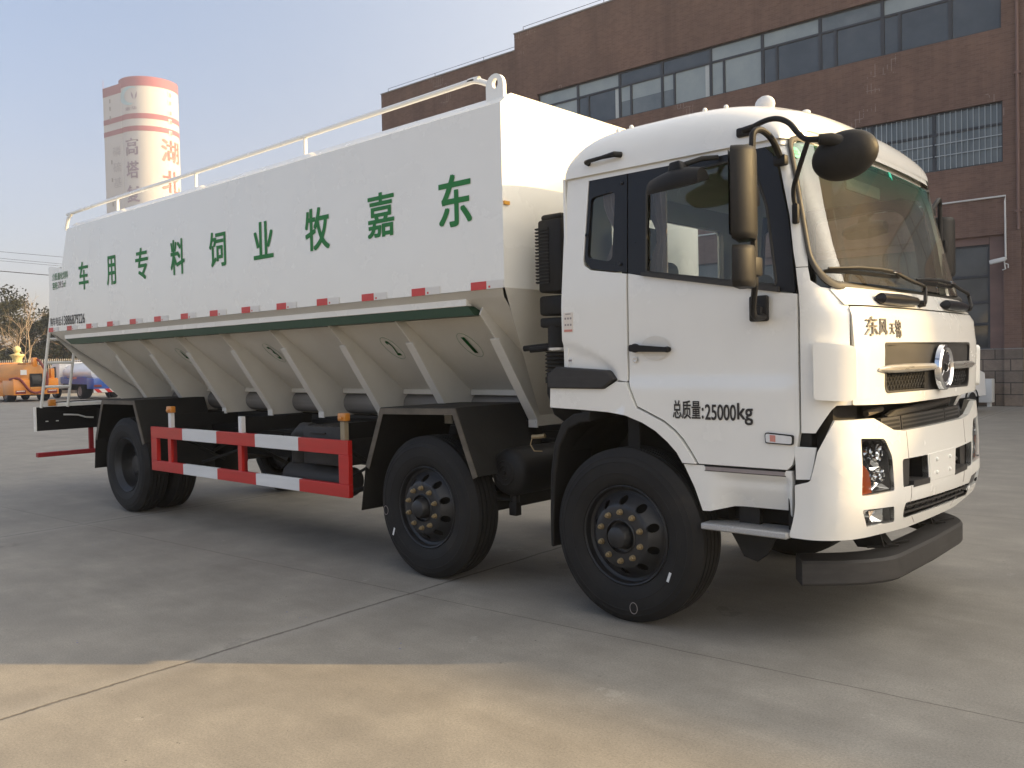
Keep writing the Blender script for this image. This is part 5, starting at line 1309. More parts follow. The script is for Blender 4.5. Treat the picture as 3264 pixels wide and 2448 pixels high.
# windows: one thing per bay (frame > panes)
def window(x0, x1, z0, z1, tr, cas, cols, bars=False, shade=False, strip=False):
    w = MB(); y = .10; fr = .05
    w.box((x0, y, z0), (x1, y+.08, z0+fr)); w.box((x0, y, z1-fr), (x1, y+.08, z1)); w.box((x0, y, z0+fr), (x0+fr, y+.08, z1-fr)); w.box((x1-fr, y, z0+fr), (x1, y+.08, z1-fr))
    zt = z1-(z1-z0)*tr; w.box((x0+fr, y-.002, zt-.035), (x1-fr, y+.078, zt+.035))
    if cas: w.box((x0+cas-.04, y-.004, z0+fr), (x0+cas+.04, y+.076, zt-.035))
    o = w.build('window', 'win_frame', bld, ang=0)
    prs = [(x0+fr, x1-fr, zt+.035, z1-fr, cols[0])]
    if cas: prs += [(x0+fr, x0+cas-.04, z0+fr, zt-.035, cols[1]), (x0+cas+.04, x1-fr, z0+fr, zt-.035, cols[2])]
    else: prs += [(x0+fr, x1-fr, z0+fr, zt-.035, cols[1])]
    for n_, (a, b, c, d, m) in enumerate(prs):
        p_ = MB(); yy = y+.035
        q = [(a, b, c, d, m)]
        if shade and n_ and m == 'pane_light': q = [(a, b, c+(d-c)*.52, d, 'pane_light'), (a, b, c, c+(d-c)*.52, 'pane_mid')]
        if strip and n_ == len(prs)-1: q = [(a, b-.17, c, d, m), (b-.17, b, c, d, 'pane_blind')]
        for a, b, c, d, m in q: p_.add([(a, yy, c), (b, yy, c), (b, yy, d), (a, yy, d)], [(0, 1, 2, 3)], m)
        p_.build('pane', None, o, ang=0)
    if bars:
        b_ = MB(); n = int((x1-x0)/.158)
        for k in range(1, n+1):
            x = x0+(x1-x0)*k/(n+1); b_.box((x-.008, y-.05, z0+.04), (x+.008, y-.036, z1-.04))
        for t in (.26, .46): b_.box((x0+.03, y-.052, z0+(z1-z0)*t-.012), (x1-.03, y-.034, z0+(z1-z0)*t+.012))
        b_.build('security_bars', 'grille_white', o, ang=0)
    return o
D_, MI, LT = 'pane_dark', 'pane_mid', 'pane_light'
ub = [-16.72, -14.77, -12.825, -10.995, -9.053, -7.15, -5.204, -3.283, -1.385, -.05]
uc = [(LT, MI, LT), (LT, D_, D_), (D_, LT, LT), (D_, LT, LT), (LT, LT, LT), (LT, D_, D_), (MI, D_, D_), (LT, D_, D_), (D_, D_, D_)]
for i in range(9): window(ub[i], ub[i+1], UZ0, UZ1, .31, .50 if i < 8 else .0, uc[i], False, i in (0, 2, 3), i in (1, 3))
# the rooms' pale blinds and white curtain edges seen in some panes
lb = [-16.72, -14.85, -12.98, -11.1, -9.23, -7.36, -5.49, -3.62, -1.85, -.03]
for i in range(9): window(lb[i], lb[i+1], LZ0, LZ1, .36, 0.42 if i in (0, 3, 6) else 0, (MI, MI, MI), bars=True)
for x0 in (2.4, 21.5):
    for i in range(9):
        window(x0+i*1.855, x0+(i+1)*1.855, UZ0, UZ1, .31, .5, (LT if i % 2 else D_, D_, D_)); window(x0+i*1.855, x0+(i+1)*1.855, LZ0, LZ1, .36, 0, (MI, MI, MI), bars=False)
def curtain_wall(x0, x1, z0, z1, nx, rows):
    w = MB(); 
    for k in range(nx+1): x = x0+(x1-x0)*k/nx; w.box((x-.05, .18, z0), (x+.05, .27, z1))
    for r_ in rows: w.box((x0, .175, z0+(z1-z0)*r_-.045), (x1, .265, z0+(z1-z0)*r_+.045))
    o = w.build('glazed_front', 'win_frame', bld, ang=0)
    zz = [z0]+[z0+(z1-z0)*r_ for r_ in rows]+[z1]
    for k in range(nx):
        for j in range(len(zz)-1):
            a = x0+(x1-x0)*k/nx+.05; b = x0+(x1-x0)*(k+1)/nx-.05
            p_ = MB(); p_.add([(a, .22, zz[j]+.045), (b, .22, zz[j]+.045), (b, .22, zz[j+1]-.045), (a, .22, zz[j+1]-.045)], [(0, 1, 2, 3)]); p_.build('pane', 'pane_ground' if (k+j) % 3 else 'pane_dark', o, ang=0)
curtain_wall(-7.6, -.43, 1.62, 4.6, 5, (.0, .24, .45, .70, 1.0)); curtain_wall(-16.4, -8.6, 1.62, 4.83, 6, (.0, .24, .45, .70, 1.0))
jm = MB(); jm.box((-.40, .10, 1.63), (-.025, .31, 4.829)); jm.box((-7.59, .12, 4.6), (-.41, .31, 4.828)); jm.box((.48, 2.5, 0), (5.99, 2.6, 4.74)); jm.build('recess_wall', 'rust_pipe', bld, ang=0)

# surveillance camera at the end of the conduit
scm = thing('security_camera', 'small white security camera hanging from the conduit on the brick pier', 'camera', (-.47, 21.93, 3.72), BR)
c = MB(); c.box((-.30, -.33, .30), (.10, -.22, .42), bev=.02, mtx=Matrix.Rotation(R(-10), 4, 'Y')); c.build('housing', 'conduit_white', scm)
c = MB(); c.tube([(0, -.02, .40), (0, -.25, .30), (.02, -.22, .10), (-.06, -.2, .08)], .02, n=6); c.tube([(.02, -.22, .25), (.09, -.22, .22), (.09, -.22, .12)], .015, n=6); c.build('bracket', 'conduit_white', scm)
# air conditioner unit by the plinth
ac = thing('air_conditioner', 'white air conditioner outdoor unit on the ground below the glazed recess', 'air conditioner', (-1.17, 21.62, 0), BR)
c = MB(); c.box((-.42, -.16, .12), (.42, .16, .78), bev=.015); c.box((-.36, -.1, 0), (-.28, .1, .12)); c.box((.28, -.1, 0), (.36, .1, .12)); c.build('casing', 'conduit_white', ac)
c = MB(); c.lathe([(.27, -.165), (.26, -.175), (.25, -.165), (.05, -.168), (0, -.168)], (-.10, 0, .45), 'y', n=28); c.build('fan_grille', 'grey_plastic', ac)
c = MB(); c.box((-.62, -.12, .86), (.10, .22, .98), bev=.02); c.build('pipe_cover', 'conduit_white', ac)

# ================================================================== white car parked by the building
def lath(mb, *a, **k): mb.lathe(*a, **k)
car = thing('parked_car', 'white parked car half hidden behind the truck nose beside the brick building', 'car', (-1.64, 17.47, 0), R(259))
c = MB(); prof = [(2.1, .35), (2.12, .62), (1.95, .84), (1.05, .98), (.35, 1.48), (-1.0, 1.52), (-1.75, 1.10), (-2.1, 1.0), (-2.15, .4)]
V = []; n = len(prof)
for y, s in ((-.86, .0), (-.80, .04), (.80, .04), (.86, .0)):
    for x, z in prof:
        yy = y*(1-.16*max(0, z-1.0)/.5); V.append((x*(1 if s == 0 else 1.0), yy, z+s*.6))
F = [(i*n+j, i*n+(j+1) % n, (i+1)*n+(j+1) % n, (i+1)*n+j) for i in range(3) for j in range(n)]+[tuple(range(n)), tuple(3*n+j for j in range(n))]
c.add(V, F); c.build('body', 'bg_white', car, ang=40, bevel=.03)
for sg in (-1, 1): c = MB(); c.prism([(.95, 1.0), (.33, 1.42), (-.95, 1.45), (-1.55, 1.08)], sg*.80, sg*.835, 'xz'); c.build('side_window', 'gloss_black', car)
for x in (1.32, -1.35):
    for sg in (-1, 1):
        c = MB(); c.lathe([(.20, -.10), (.31, -.11), (.335, -.08), (.335, .08), (.31, .1)], (x, sg*.80, .335), 'y', 'tyre', n=32)
        c.lathe([(.20, -.10*1), (.19, -.07), (.06, -.085), (0, -.085)], (x, sg*.80, .335), 'y', 'chrome', n=20); c.lathe([(.20, .09), (.05, .085), (0, .085)], (x, sg*.80, .335), 'y', 'rim_black', n=20)
        for k in range(5):
            a = 2*PI*k/5; c.box((-.02, -.115, .05), (.02, -.095, .19), 'chrome', mtx=Matrix.Translation(Vector((x, sg*.80, .335))) @ Matrix.Rotation(a, 4, 'Y'))
        c.build('wheel', None, car)
for sg in (-1, 1):
    c = MB(); c.ball((2.02, sg*.66, .70), .11, seg=12, sc=(.6, 1.2, .7)); c.build('headlight', 'chrome', car)

# ================================================================== fertiliser tower far behind
TD = Vector((-190.2, 89.3, 0)); vx = Vector((TD.x-5.71, TD.y+5.51, 0)).normalized(); TAZ = math.atan2(vx.y, vx.x)
tow = thing('silo_tower', 'tall white round concrete tower with red bands and red characters on the skyline', 'tower', TD, TAZ-PI/2)
# own axes: +y away from the viewer, +x to the right
def tower_shape(mb, z0, z1, dr, mat, n=64):
    r_ = 6.25+dr
    ang = [2*PI*k/n for k in range(n)]
    mb.add([(r_*math.cos(a), r_*math.sin(a), z) for z in (z0, z1) for a in ang], [(i, (i+1) % n, n+(i+1) % n, n+i) for i in range(n)]+[tuple(range(n)), tuple(n+i for i in range(n))], mat)
def wing_shape(mb, z0, z1, d, mat):
    mb.box((-9.65-d, -1.4-d, z0), (-2.5, 6+d, z1), mat)
t = MB(); tower_shape(t, 0, 66.3, 0, None); shaft = t.build('shaft', 'tower_white', tow, ang=40)
t = MB(); t.add([(-9.7, 3.2, z) for z in (0, 65.4)]+[(-5.9, -2.3, z) for z in (0, 65.4)]+[(0, -2.3, z) for z in (0, 65.4)]+[(0, 8, z) for z in (0, 65.4)]+[(-9.7, 8, z) for z in (0, 65.4)], [(0, 2, 3, 1), (2, 4, 5, 3), (4, 6, 7, 5), (6, 8, 9, 7), (8, 0, 1, 9), (1, 3, 5, 7, 9)]); t.build('stair_block', 'tower_white', tow, ang=0)
for z0, z1 in ((64.3, 66.4), (57.1, 58.25), (54.4, 55.5)):
    t = MB(); tower_shape(t, z0, z1, .05, None); d = .05; zz1 = min(z1, 65.45)
    if z0 > 60: z0 -= .9
    P4 = [(-9.7-d, 3.2), (-5.9, -2.3-d), (0, -2.3-d), (0, 8), (-9.7-d, 8)]
    t.add([(x, y, z) for z in (z0, zz1) for x, y in P4], [(i, (i+1) % 5, 5+(i+1) % 5, 5+i) for i in range(5)]+[(5, 6, 7, 8, 9)]); t.build('red_band', 'tower_red', tow, ang=40)
def on_cyl(cx, cz, w, h):
    def f(u, v, d=0):
        x = cx+w*(u-.5); a = math.asin(max(-1, min(1, x/6.25))); return (6.32*math.sin(a), -6.32*math.cos(a), cz+h*(v-.5))
    return f
def on_arc(cx, cz, w, h):
    # width measured along the curve
    a0 = math.asin(cx/6.25)
    def f(u, v, d=0):
        a = a0+w*(u-.5)/6.25; return (6.32*math.sin(a), -6.32*math.cos(a), cz+h*(v-.5))
    return f
for ch, z in (('湖', 50.5), ('北', 43.6)): t = MB(); letters(t, ch, on_arc(4.45, z, 5.2, 4.9), .02); t.build('red_lettering', 'tower_letter_red', shaft, ang=0, fix=False)
for ch, z in (('高', 51.0), ('塔', 45.9), ('复', 40.6)): t = MB(); letters(t, ch, on_arc(-3.9, z, 3.2, 3.7), .02); t.build('purple_lettering', 'tower_letter_purple', shaft, ang=0, fix=False)
t = MB()
# on the slanted stair-block face, left of the drum
def on_wing(z, w, h):
    A = Vector((-9.7, 3.2)); B = Vector((-5.9, -2.3)); dn = (B-A).normalized(); nn = Vector((dn.y, -dn.x)); 
    def f(u, v, d=0):
        q = B-dn*(2.0+w*(1-u)-w*.5)+Vector((-abs(dn.y), -abs(dn.x)))*.06; return (q.x, q.y, z+h*(v-.5))
    return f
for ch, z in (('磷', 50.6), ('硫', 47.1), ('基', 43.7)): t = MB(); letters(t, ch, on_wing(z, 3.0, 2.2), 0); t.build('grey_lettering', 'tower_letter_grey', tow, ang=0, fix=False)
# emblem: teal crescent and small sprout
t = MB(); O = []; I = []
f = on_cyl(-3.9, 62.2, 4.0, 4.2)
for k in range(17):
    a = R(60+215*k/16); O.append(f(.5+.5*math.cos(a), .5+.5*math.sin(a))); I.append(f(.5+.13+.42*math.cos(a), .5+.40*math.sin(a)))
t.add(O+I, [(i, i+1, 18+i, 17+i) for i in range(16)])
t.build('emblem_crescent', 'tower_teal', shaft, ang=0, fix=False)
t = MB(); 
for s in (-1, 1): t.add([f(.72+s*.03, .28), f(.72+s*.14, .45), f(.72+s*.16, .72), f(.72+s*.07, .55)], [(0, 1, 2, 3)])
letters(t, '金华', on_cyl(-3.75, 59.4, 2.4, .8), 0)
t.build('emblem_sprout', 'tower_letter_purple', shaft, ang=0, fix=False)
for z in (63.3, 61.45, 59.2, 57.2, 54.6, 33):
    t = MB(); fw_ = on_arc(4.25, z, .9, 1.0); t.add([fw_(0, 0), fw_(1, 0), fw_(1, 1), fw_(0, 1)], [(0, 1, 2, 3)], 'tower_white'); fw2 = on_arc(4.40, z-.1, .55, .75)
    P_ = [fw2(0, 0), fw2(1, 0), fw2(1, 1), fw2(0, 1)]; t.add([(x*1.006, y*1.006, zz) for x, y, zz in P_], [(0, 1, 2, 3)], 'tower_window'); t.build('window', None, shaft, ang=0, fix=False)
for z in (62.2, 60.5, 58.4, 48.5, 44.5, 39):
    t = MB(); fw_ = on_wing(z, .5, .9); Q = [fw_(0, 0), fw_(1, 0), fw_(1, 1), fw_(0, 1)]; t.add([(x-2.0*.57, y+2.0*.82, zz) for x, y, zz in Q], [(0, 1, 2, 3)]); t.build('window', 'tower_window', tow, ang=0, fix=False)
t = MB(); 
for x, y in ((-9.6, 3.3), (6.0, 0), (.6, -.5), (1.2, .5)): t.tube([(x, y, 65), (x, y, 67.4)], .04, n=4)
t.lathe([(2.2, 66.3), (1.6, 66.9), (0, 67.2)], (-1, 0, 0), 'z', n=20); t.build('roof_hatch', 'tower_red', tow, ang=0)
# ================================================================== vehicles parked along the far fence
def at_px(px, py, depth):
    # a point seen at this place of the photograph, this many metres in front of the lens
    d = fw+rv*((px-1632)/2792.345)-uv*((py-1224)/2792.345)
    return cam.matrix_world.translation+d*depth
def small_wheel(mb, x, y, r_, w, sg):
    a, b = (y, y+w) if sg < 0 else (y-w, y)
    mb.lathe([(r_*.62, a), (r_*.94, a+.0), (r_, a+.04), (r_, b-.04), (r_*.94, b), (r_*.62, b)], (x, 0, r_), 'y', 'tyre', n=28)
    mb.lathe([(r_*.62, a), (r_*.58, a+.05), (r_*.3, a+.03), (0, a+.02)] if sg < 0 else [(r_*.62, b), (r_*.58, b-.05), (r_*.3, b-.03), (0, b-.02)], (x, 0, r_), 'y', 'letter_grey', n=20)
# orange suction truck seen from its rear right corner: own x axis points forward
P0 = at_px(117, 1283, 46.0)
ot = thing('suction_truck', 'orange suction tanker truck with a red hose and hose reel at its rear', 'truck', (P0.x, P0.y, 0), R(182))
c = MB(); c.box((-.05, -1.12, .36), (1.4, 1.12, 1.12), bev=.02); c.box((1.4, -1.12, .30), (3.4, 1.12, 1.0), bev=.02); c.build('side_locker', 'bg_orange', ot)
c = MB(); c.lathe([(0, .02), (.45, .06), (.66, .18), (.72, .40), (.72, 4.3), (.5, 4.5), (0, 4.55)], (0, .0, 1.28), 'x', n=36); c.box((.5, -.28, 1.94), (1.6, .28, 2.04), bev=.03); tk = c.build('tank', 'bg_orange_dusty', ot)
c = MB(); c.box((-.08, -.30, .66), (-.04, .32, 1.46), 'frame_black', bev=.01); c.lathe([(.12, -.22), (.34, -.22), (.36, -.18), (.36, .20), (.34, .24), (.12, .24)], (.16, 0, 1.10), 'y', 'rubber', n=28); c.box((-.085, -.30, .66), (-.06, .32, .76), 'bg_orange_dusty')  # flat black panel stands in for the shade inside the reel opening
c.build('hose_reel', None, ot)
c = MB(); c.box((-.03, -1.12, 1.06), (.35, -.36, 1.20), 'bg_orange', bev=.03); c.box((-.03, .36, 1.06), (.35, 1.12, 1.20), 'bg_orange', bev=.03); c.box((.10, -.16, 1.80), (.42, .08, 2.30), 'bg_orange', bev=.05); c.box((.1, -1.0, 1.05), (.4, -.8, 1.72), 'bg_orange', bev=.04); c.box((-.03, -.45, .98), (.0, -1.1, 1.12), 'sticker_red'); c.box((-.035, .45, 1.40), (-.02, .75, 1.66), 'guard_white')
c.build('valve_housing', None, ot)
c = MB(); hp_ = [(.2, -.12, 2.20), (.0, -.20, 2.12), (-.10, -.32, 1.85), (-.12, -.48, 1.5), (-.14, -.52, 1.1), (-.14, -.45, .75), (-.14, -.2, .52), (-.14, .1, .46), (-.14, .4, .60), (-.14, .65, .95), (-.10, .85, 1.20), (.05, 1.05, 1.22), (.4, 1.12, 1.18)]
sm = smooth(hp_)
c.tube(sm, .062, n=10); c.build('suction_hose', 'hose_red', ot)
for y in (-.78, .78):
    c = MB(); c.box((-.07, y-.25, .42), (-.05, y+.25, .60), 'hose_red', bev=.01); c.box((-.075, y-.2, .535), (-.06, y+.2, .58), 'sticker_white'); c.build('tail_lamp', None, ot)
for x in (1.25, 3.9):
    for sg in (-1, 1): c = MB(); small_wheel(c, x, sg*1.05, .40, .42 if x < 2 else .24, sg); c.build('wheel', None, ot)
c = MB(); c.box((4.3, -1.0, .5), (5.9, 1.0, 2.1), bev=.12, seg=3); c.build('cab', 'bg_orange', ot); c = MB(); c.box((4.7, -1.01, 1.3), (5.5, 1.01, 1.85), bev=.05); c.build('cab_window', 'gloss_black', ot)
c = MB(); c.box((.0, -.4, .3), (5.5, .4, .6)); c.build('chassis_frame', 'frame_black', ot)
# blue and white sprinkler truck, nose to the left
P1 = at_px(276, 1279, 50.0)
bt_ = thing('water_truck', 'white and blue water sprinkler truck with red side guard behind the ladder', 'truck', (P1.x, P1.y, 0), R(181))
c = MB(); cab_p = [(2.55, .55), (2.62, 1.15), (2.48, 1.75), (2.25, 2.02), (1.25, 2.06), (1.2, .55)]
V = []; n = len(cab_p)
for y, k in ((-.98, .97), (-.90, 1), (.90, 1), (.98, .97)): V += [(x, y*(1-.05*max(0, z-1.2)), .55+(z-.55)*k) for x, z in cab_p]
c.add(V, [(i*n+j, i*n+(j+1) % n, (i+1)*n+(j+1) % n, (i+1)*n+j) for i in range(3) for j in range(n)]+[tuple(range(n)), tuple(3*n+j for j in range(n))]); c.build('cab', 'bg_white', bt_, ang=35, bevel=.04)
c = MB()
for sg in (-1, 1): c.prism([(2.45, 1.20), (2.36, 1.72), (1.72, 1.80), (1.66, 1.22), (1.95, 1.10)], sg*.955, sg*1.0, 'xz')
c.prism([(-.8, 1.25), (.8, 1.25), (.75, 1.8), (-.75, 1.8)], 2.48, 2.60, 'yz'); c.build('cab_window', 'gloss_black', bt_)
c = MB(); c.lathe([(0, -3.05), (.62, -3.0), (.80, -2.9), (.82, -2.75), (.82, .75), (.76, .92), (0, 1.0)], (0, 0, 0), 'x', n=36)
c.v = [(x, y*1.18, 1.42+z*.70) for x, y, z in c.v]; wt = c.build('tank', 'bg_white', bt_)
c = MB()
for sg in (-1, 1):
    c.prism([(.9, 1.0), (.9, 1.22), (.4, 1.18), (-.4, 1.05), (-1.3, 1.20), (-2.0, 1.22), (-2.9, 1.1), (-3.0, .85), (-2.4, .80), (.8, .85)], sg*.90, sg*1.03, 'xz', 'bg_blue')
    c.prism([(-.35, 1.08), (-.35, 1.22), (-1.25, 1.22), (-1.25, 1.10)], sg*1.0, sg*1.035, 'xz', 'sticker_red')
c.box((-3.45, -1.05, .55), (-2.55, 1.05, 1.12), 'bg_blue', bev=.04)
c.build('side_panel', None, bt_)
c = MB()
for x in (-.45, -1.7): c.prism([(x, 1.34), (x+.12, 1.62), (x+.16, 1.52), (x+.28, 1.52), (x+.16, 1.42), (x+.2, 1.34), (x+.1, 1.40)], -.97, -.935, 'xz', 'sticker_red')
for k in range(3): c.prism([(-2.5-.16*k, 1.14), (-2.58-.16*k, 1.20), (-2.5-.16*k, 1.26), (-2.42-.16*k, 1.26), (-2.50-.16*k, 1.20), (-2.42-.16*k, 1.14)], -1.02, -.985, 'xz', 'yellow_mark')
c.build('tank_marking', None, bt_)
c = MB(); c.box((-3.52, -1.08, .36), (-3.46, 1.08, .56), 'guard_white')
for k in range(4): y = -1.05+.56*k; c.add([(-3.525, y, .36), (-3.525, y+.26, .36), (-3.525, y+.46, .56), (-3.525, y+.20, .56)], [(0, 1, 2, 3)], 'red_paint')
c.build('rear_chevron_bar', None, bt_)
c = MB()
for y in (-.85, .85): c.box((-3.50, y-.2, .66), (-3.44, y+.2, .78), bev=.01)
c.build('tail_lamp', 'hose_red', bt_)
c = MB()
for z0, z1 in ((.30, .40), (.58, .68)): c.box((-.95, -1.06, z0), (.95, -1.02, z1))
for x in (-.95, .85): c.box((x, -1.06, .40), (x+.1, -1.02, .58))
c.build('side_guard', 'red_paint', bt_, ang=0)
for x in (1.85, -1.55):
    for sg in (-1, 1): c = MB(); small_wheel(c, x, sg*1.0, .42, .46 if x < 0 else .24, sg); c.build('wheel', None, bt_)
c = MB(); c.box((-3.3, -.4, .45), (2.3, .4, .75)); c.box((-2.5, -.9, .76), (.9, .9, .9)); c.build('chassis_frame', 'frame_black', bt_)
c = MB()
for y in (-.5, .5): c.tube([(-2.9, y, 2.12), (.6, y, 2.12), (.75, y, 1.95)], .025, n=6)
for x in (-2.5, -1.2, .1): c.tube([(x, -.5, 1.95), (x, -.5, 2.12)], .02, n=5)
c.build('top_rail', 'bg_white', bt_)

# ================================================================== fence, gate pillar, trees, wires
FA, FB = at_px(-420, 1285, 66.0), at_px(520, 1262, 60.0)
fd = Vector((FB.x-FA.x, FB.y-FA.y, 0)); FL = fd.length
fen = thing('iron_fence', 'pale iron picket fence along the back of the yard below the trees', 'fence', (FA.x, FA.y, 0), math.atan2(fd.y, fd.x))
c = MB(); n = int(FL/.17)
for i in range(n):
    x = i*.17; c.box((x-.022, -.022, .35), (x+.022, .022, 2.30)); c.add([(x-.034, -.034, 2.30), (x+.034, -.034, 2.30), (x+.034, .034, 2.30), (x-.034, .034, 2.30), (x, 0, 2.46)], [(0, 1, 4), (1, 2, 4), (2, 3, 4), (3, 0, 4), (3, 2, 1, 0)])
c.build('pickets', 'fence_metal', fen, ang=0)
c = MB()
for z in (.55, 2.05): c.box((0, -.03, z), (FL, .03, z+.06))
c.build('rail', 'fence_metal', fen, ang=0)
c = MB(); c.box((0, -.14, 0), (FL, .14, .35)); c.build('base_wall', 'plinth_stone', fen, ang=0)
PP = at_px(60, 1280, 60.5)
gp = thing('gate_pillar', 'golden stone gate pillar topped by a ball behind the orange truck', 'pillar', (PP.x, PP.y, 0)); LOCAL.add(gp.name)
c = MB(); c.box((-.30, -.30, 0), (.30, .30, 2.05), bev=.02); c.box((-.42, -.42, 2.05), (.42, .42, 2.18), bev=.02); c.lathe([(.36, 2.18), (.28, 2.26), (.30, 2.46), (.40, 2.62), (.46, 2.68), (.46, 2.76), (.2, 2.80), (.13, 2.90), (.0, 2.92)], (0, 0, 0), 'z', n=20); c.build('shaft', 'gilded', gp)
c = MB(); c.ball((0, 0, 3.10), .25, seg=20); c.build('ball', 'gilded', gp)

def leaf_tree(name, label, px, depth, h, w, mat, trunk_h, nleaf, seed, layers=1.0, shape='round', group='trees behind the fence'):
    rd = random.Random(seed); p = at_px(px, 1282, depth)
    root = thing(name, label, 'tree', (p.x, p.y, 0), 0, group)
    LOCAL.add(root.name)
    t = MB(); t.tube([(0, 0, 0), (.05, 0, trunk_h*.5), (0, .05, h*.75)], [w*.055, w*.045, w*.012], n=8)
    for k in range(9):
        a = rd.uniform(0, 2*PI); z = trunk_h+rd.uniform(0, h*.45); l = w*rd.uniform(.25, .42)
        t.tube([(0, 0, z), (l*.5*math.cos(a), l*.5*math.sin(a), z+l*.35), (l*math.cos(a), l*math.sin(a), z+l*.55)], [w*.02, w*.012, w*.005], n=5)
    t.build('trunk', 'bark', root)
    c = MB(); cl = []
    for k in range(46):
        t_ = rd.random(); z = trunk_h+(h-trunk_h)*t_
        if shape == 'cone': rad = w*.5*(1-t_)**.75+.15
        else: rad = w*.5*math.sqrt(max(.05, 1-(2*t_-.85)**2*.9))
        a = rd.uniform(0, 2*PI); q = rad*math.sqrt(rd.uniform(.15, 1)); cl.append((q*math.cos(a), q*math.sin(a), min(z, h-.2), w*rd.uniform(.07, .16)))
    V = []; F = []
    for i in range(nleaf):
        x, y, z, s = rd.choice(cl); d = Vector((rd.gauss(0, 1), rd.gauss(0, 1), rd.gauss(0, .8))); d = d.normalized()*s*rd.uniform(.3, 1.25)
        pt = Vector((x, y, z))+d; e1 = Vector((rd.gauss(0, 1), rd.gauss(0, 1), rd.gauss(0, 1))).normalized(); e2 = e1.orthogonal().normalized(); L_ = rd.uniform(.07, .17)
        k = len(V); V += [pt-e1*L_, pt+e2*L_*.5, pt+e1*L_, pt-e2*L_*.5]; F.append((k, k+1, k+2, k+3))
    c.add(V, F); c.build('crown', mat, root, ang=0, fix=False)
def bare_tree(label, px, depth, h, seed):
    rd = random.Random(seed); p = at_px(px, 1282, depth)
    root = thing('bare_tree', label, 'tree', (p.x, p.y, 0), 0, 'trees behind the fence'); LOCAL.add(root.name)
    t = MB()
    def br(p0, d, L_, r_, lev):
        pts = [p0]; q = p0
        for i in range(4):
            d = (d+Vector((rd.gauss(0, .10), rd.gauss(0, .10), .05))).normalized(); q = q+d*L_/4; pts.append(q)
        t.tube(pts, [r_*(1-.16*i) for i in range(5)], n=6 if lev < 2 else 4)
        if lev >= 4: return
        for k in range(4 if lev < 3 else 3):
            i = rd.choice((2, 3, 4) if lev else (2, 3, 3, 4)); a = rd.uniform(0, 2*PI); o = d.orthogonal().normalized(); o2 = d.cross(o)
            nd_ = (d*1.0+(o*math.cos(a)+o2*math.sin(a))*rd.uniform(.5, .9)).normalized(); br(pts[i], nd_, L_*rd.uniform(.5, .72), r_*.5, lev+1)
    br(Vector((0, 0, 0)), Vector((0, 0, 1)), h*.55, .11, 0)
    t.build('trunk', 'bark_pale', root, ang=40, fix=False)
bare_tree('pale bare tree with thin upright twigs nearest the left edge of the photo', 18, 62.5, 6.0, 5)
bare_tree('bare pale branching tree between the gate pillar and the truck ladder', 84, 62.8, 6.4, 9)
for args in (('evergreen_tree', 'tallest dark evergreen tree rising at the left edge above the orange truck', -25, 71, 9.2, 6.5, 'leaf_dark', 1.2, 5200, 1),
             ('evergreen_tree', 'rounded olive evergreen tree just right of the tallest one', 62, 72, 7.4, 5.0, 'leaf_olive', 1.0, 4200, 2),
             ('evergreen_tree', 'low dark evergreen tree between the two bare trees and the truck ladder', 128, 74, 5.6, 5.0, 'leaf_dark', .8, 3800, 3),
             ('evergreen_tree', 'dark bushy evergreen tree directly behind the truck ladder', 168, 73, 6.4, 4.6, 'leaf_dark', .8, 3600, 4),
             ('evergreen_tree', 'dark evergreen tree seen under the tank just right of the ladder', 225, 72, 6.2, 5.0, 'leaf_dark', .8, 3600, 6),
             ('evergreen_tree', 'dark evergreen tree farthest right below the sloping hopper above the blue truck', 290, 71, 5.6, 5.0, 'leaf_dark', .8, 3200, 7),
             ('evergreen_tree', 'dark evergreen tree half cut off by the left border of the photo', -150, 72, 8.0, 6.0, 'leaf_dark', .9, 2500, 8)):
    leaf_tree(*args)
hd = thing('hedge', 'dense dark evergreen hedge filling the gap behind the picket fence', 'hedge', (at_px(140, 1280, 76).x, at_px(140, 1280, 76).y, 0), math.atan2(fd.y, fd.x)); LOCAL.add(hd.name)
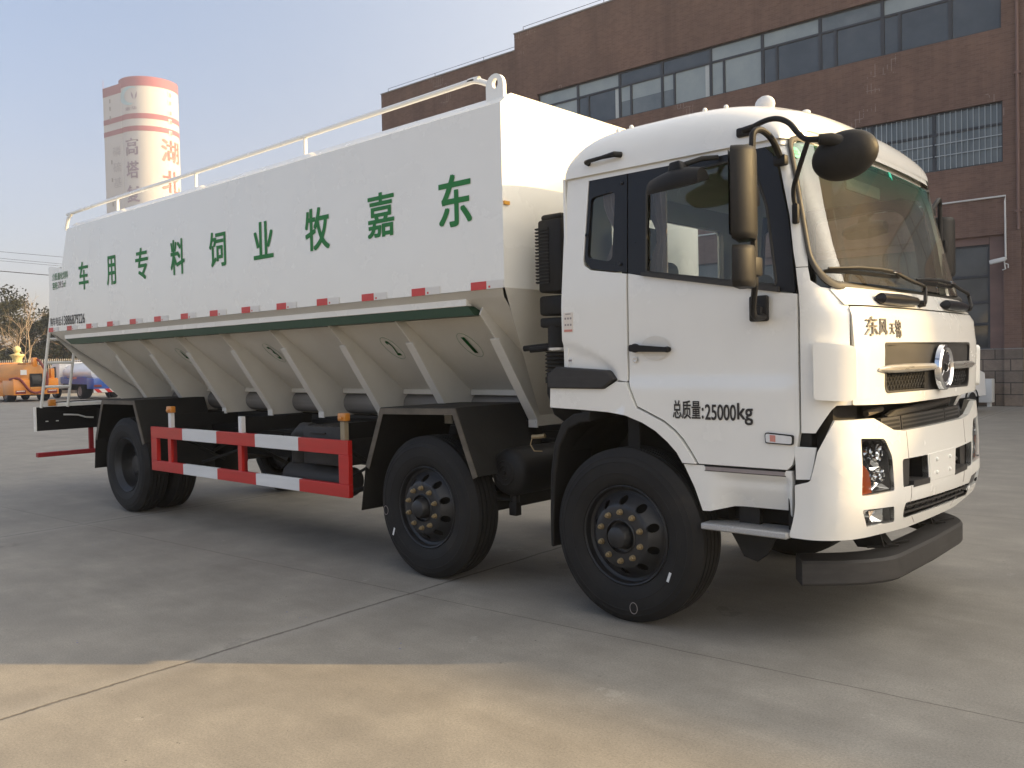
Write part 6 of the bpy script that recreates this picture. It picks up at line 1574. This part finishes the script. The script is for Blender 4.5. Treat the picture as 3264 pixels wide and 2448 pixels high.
c = MB(); rd = random.Random(12); V = []; F = []
for i in range(9000):
    x = rd.uniform(-16, 10); top = 3.5+.7*math.sin(x*.9)+.5*math.sin(x*2.3+1); pt = Vector((x, rd.gauss(0, .55), top*rd.random()**.8)); e1 = Vector((rd.gauss(0, 1), rd.gauss(0, 1), rd.gauss(0, 1))).normalized(); e2 = e1.orthogonal().normalized(); L_ = rd.uniform(.12, .26)
    k = len(V); V += [pt-e1*L_, pt+e2*L_*.6, pt+e1*L_, pt-e2*L_*.6]; F.append((k, k+1, k+2, k+3))
c.add(V, F); c.build('foliage', 'leaf_dark', hd, ang=0, fix=False)
# overhead wires
for i, (ya, xb, yb, r_, lab) in enumerate(((802, 196, 819, .012, 'topmost of the thin overhead wires left of the tank'), (823, 160, 838, .010, 'second overhead wire from the top left of the tank'), (831, 160, 845, .010, 'third overhead wire from the top, just under the second'), (864, 155, 877, .026, 'thickest overhead cable, running just above the tank ledge'), (1004, 152, 1015, .010, 'lowest overhead wire crossing in front of the tree tops'))):
    A = at_px(0, ya, 60); B = at_px(xb, yb, 60); d = B-A; t = 60/d.length
    pts = [A+d*(t*(-1.0+2.4*k/16)) for k in range(17)]; pts = [Vector((q.x, q.y, q.z+1.2*((k/16-.42)**2-.0))) for k, q in enumerate(pts)]
    c = MB(); c.tube(pts, r_, n=4); o = c.build('overhead_wire', 'wire_black', None, ang=0)
    tag(o, lab, 'wire', 'overhead wires')
# ================================================================== winter haze in the air
hz = MB(); hz.box((-330, -60, -1), (60, 230, 75))
m = bpy.data.materials.new('haze'); m.use_nodes = True; nt = m.node_tree; nt.nodes.clear(); MATS['haze'] = m
ho = nt.nodes.new('ShaderNodeOutputMaterial'); hv = nt.nodes.new('ShaderNodeVolumePrincipled')
hv.inputs['Color'].default_value = (.9, .92, .95, 1); hv.inputs['Density'].default_value = .0011; hv.inputs['Anisotropy'].default_value = .3
nt.links.new(hv.outputs[0], ho.inputs['Volume'])
tag(hz.build('haze', 'haze', None, ang=0), None, None, kind='stuff')
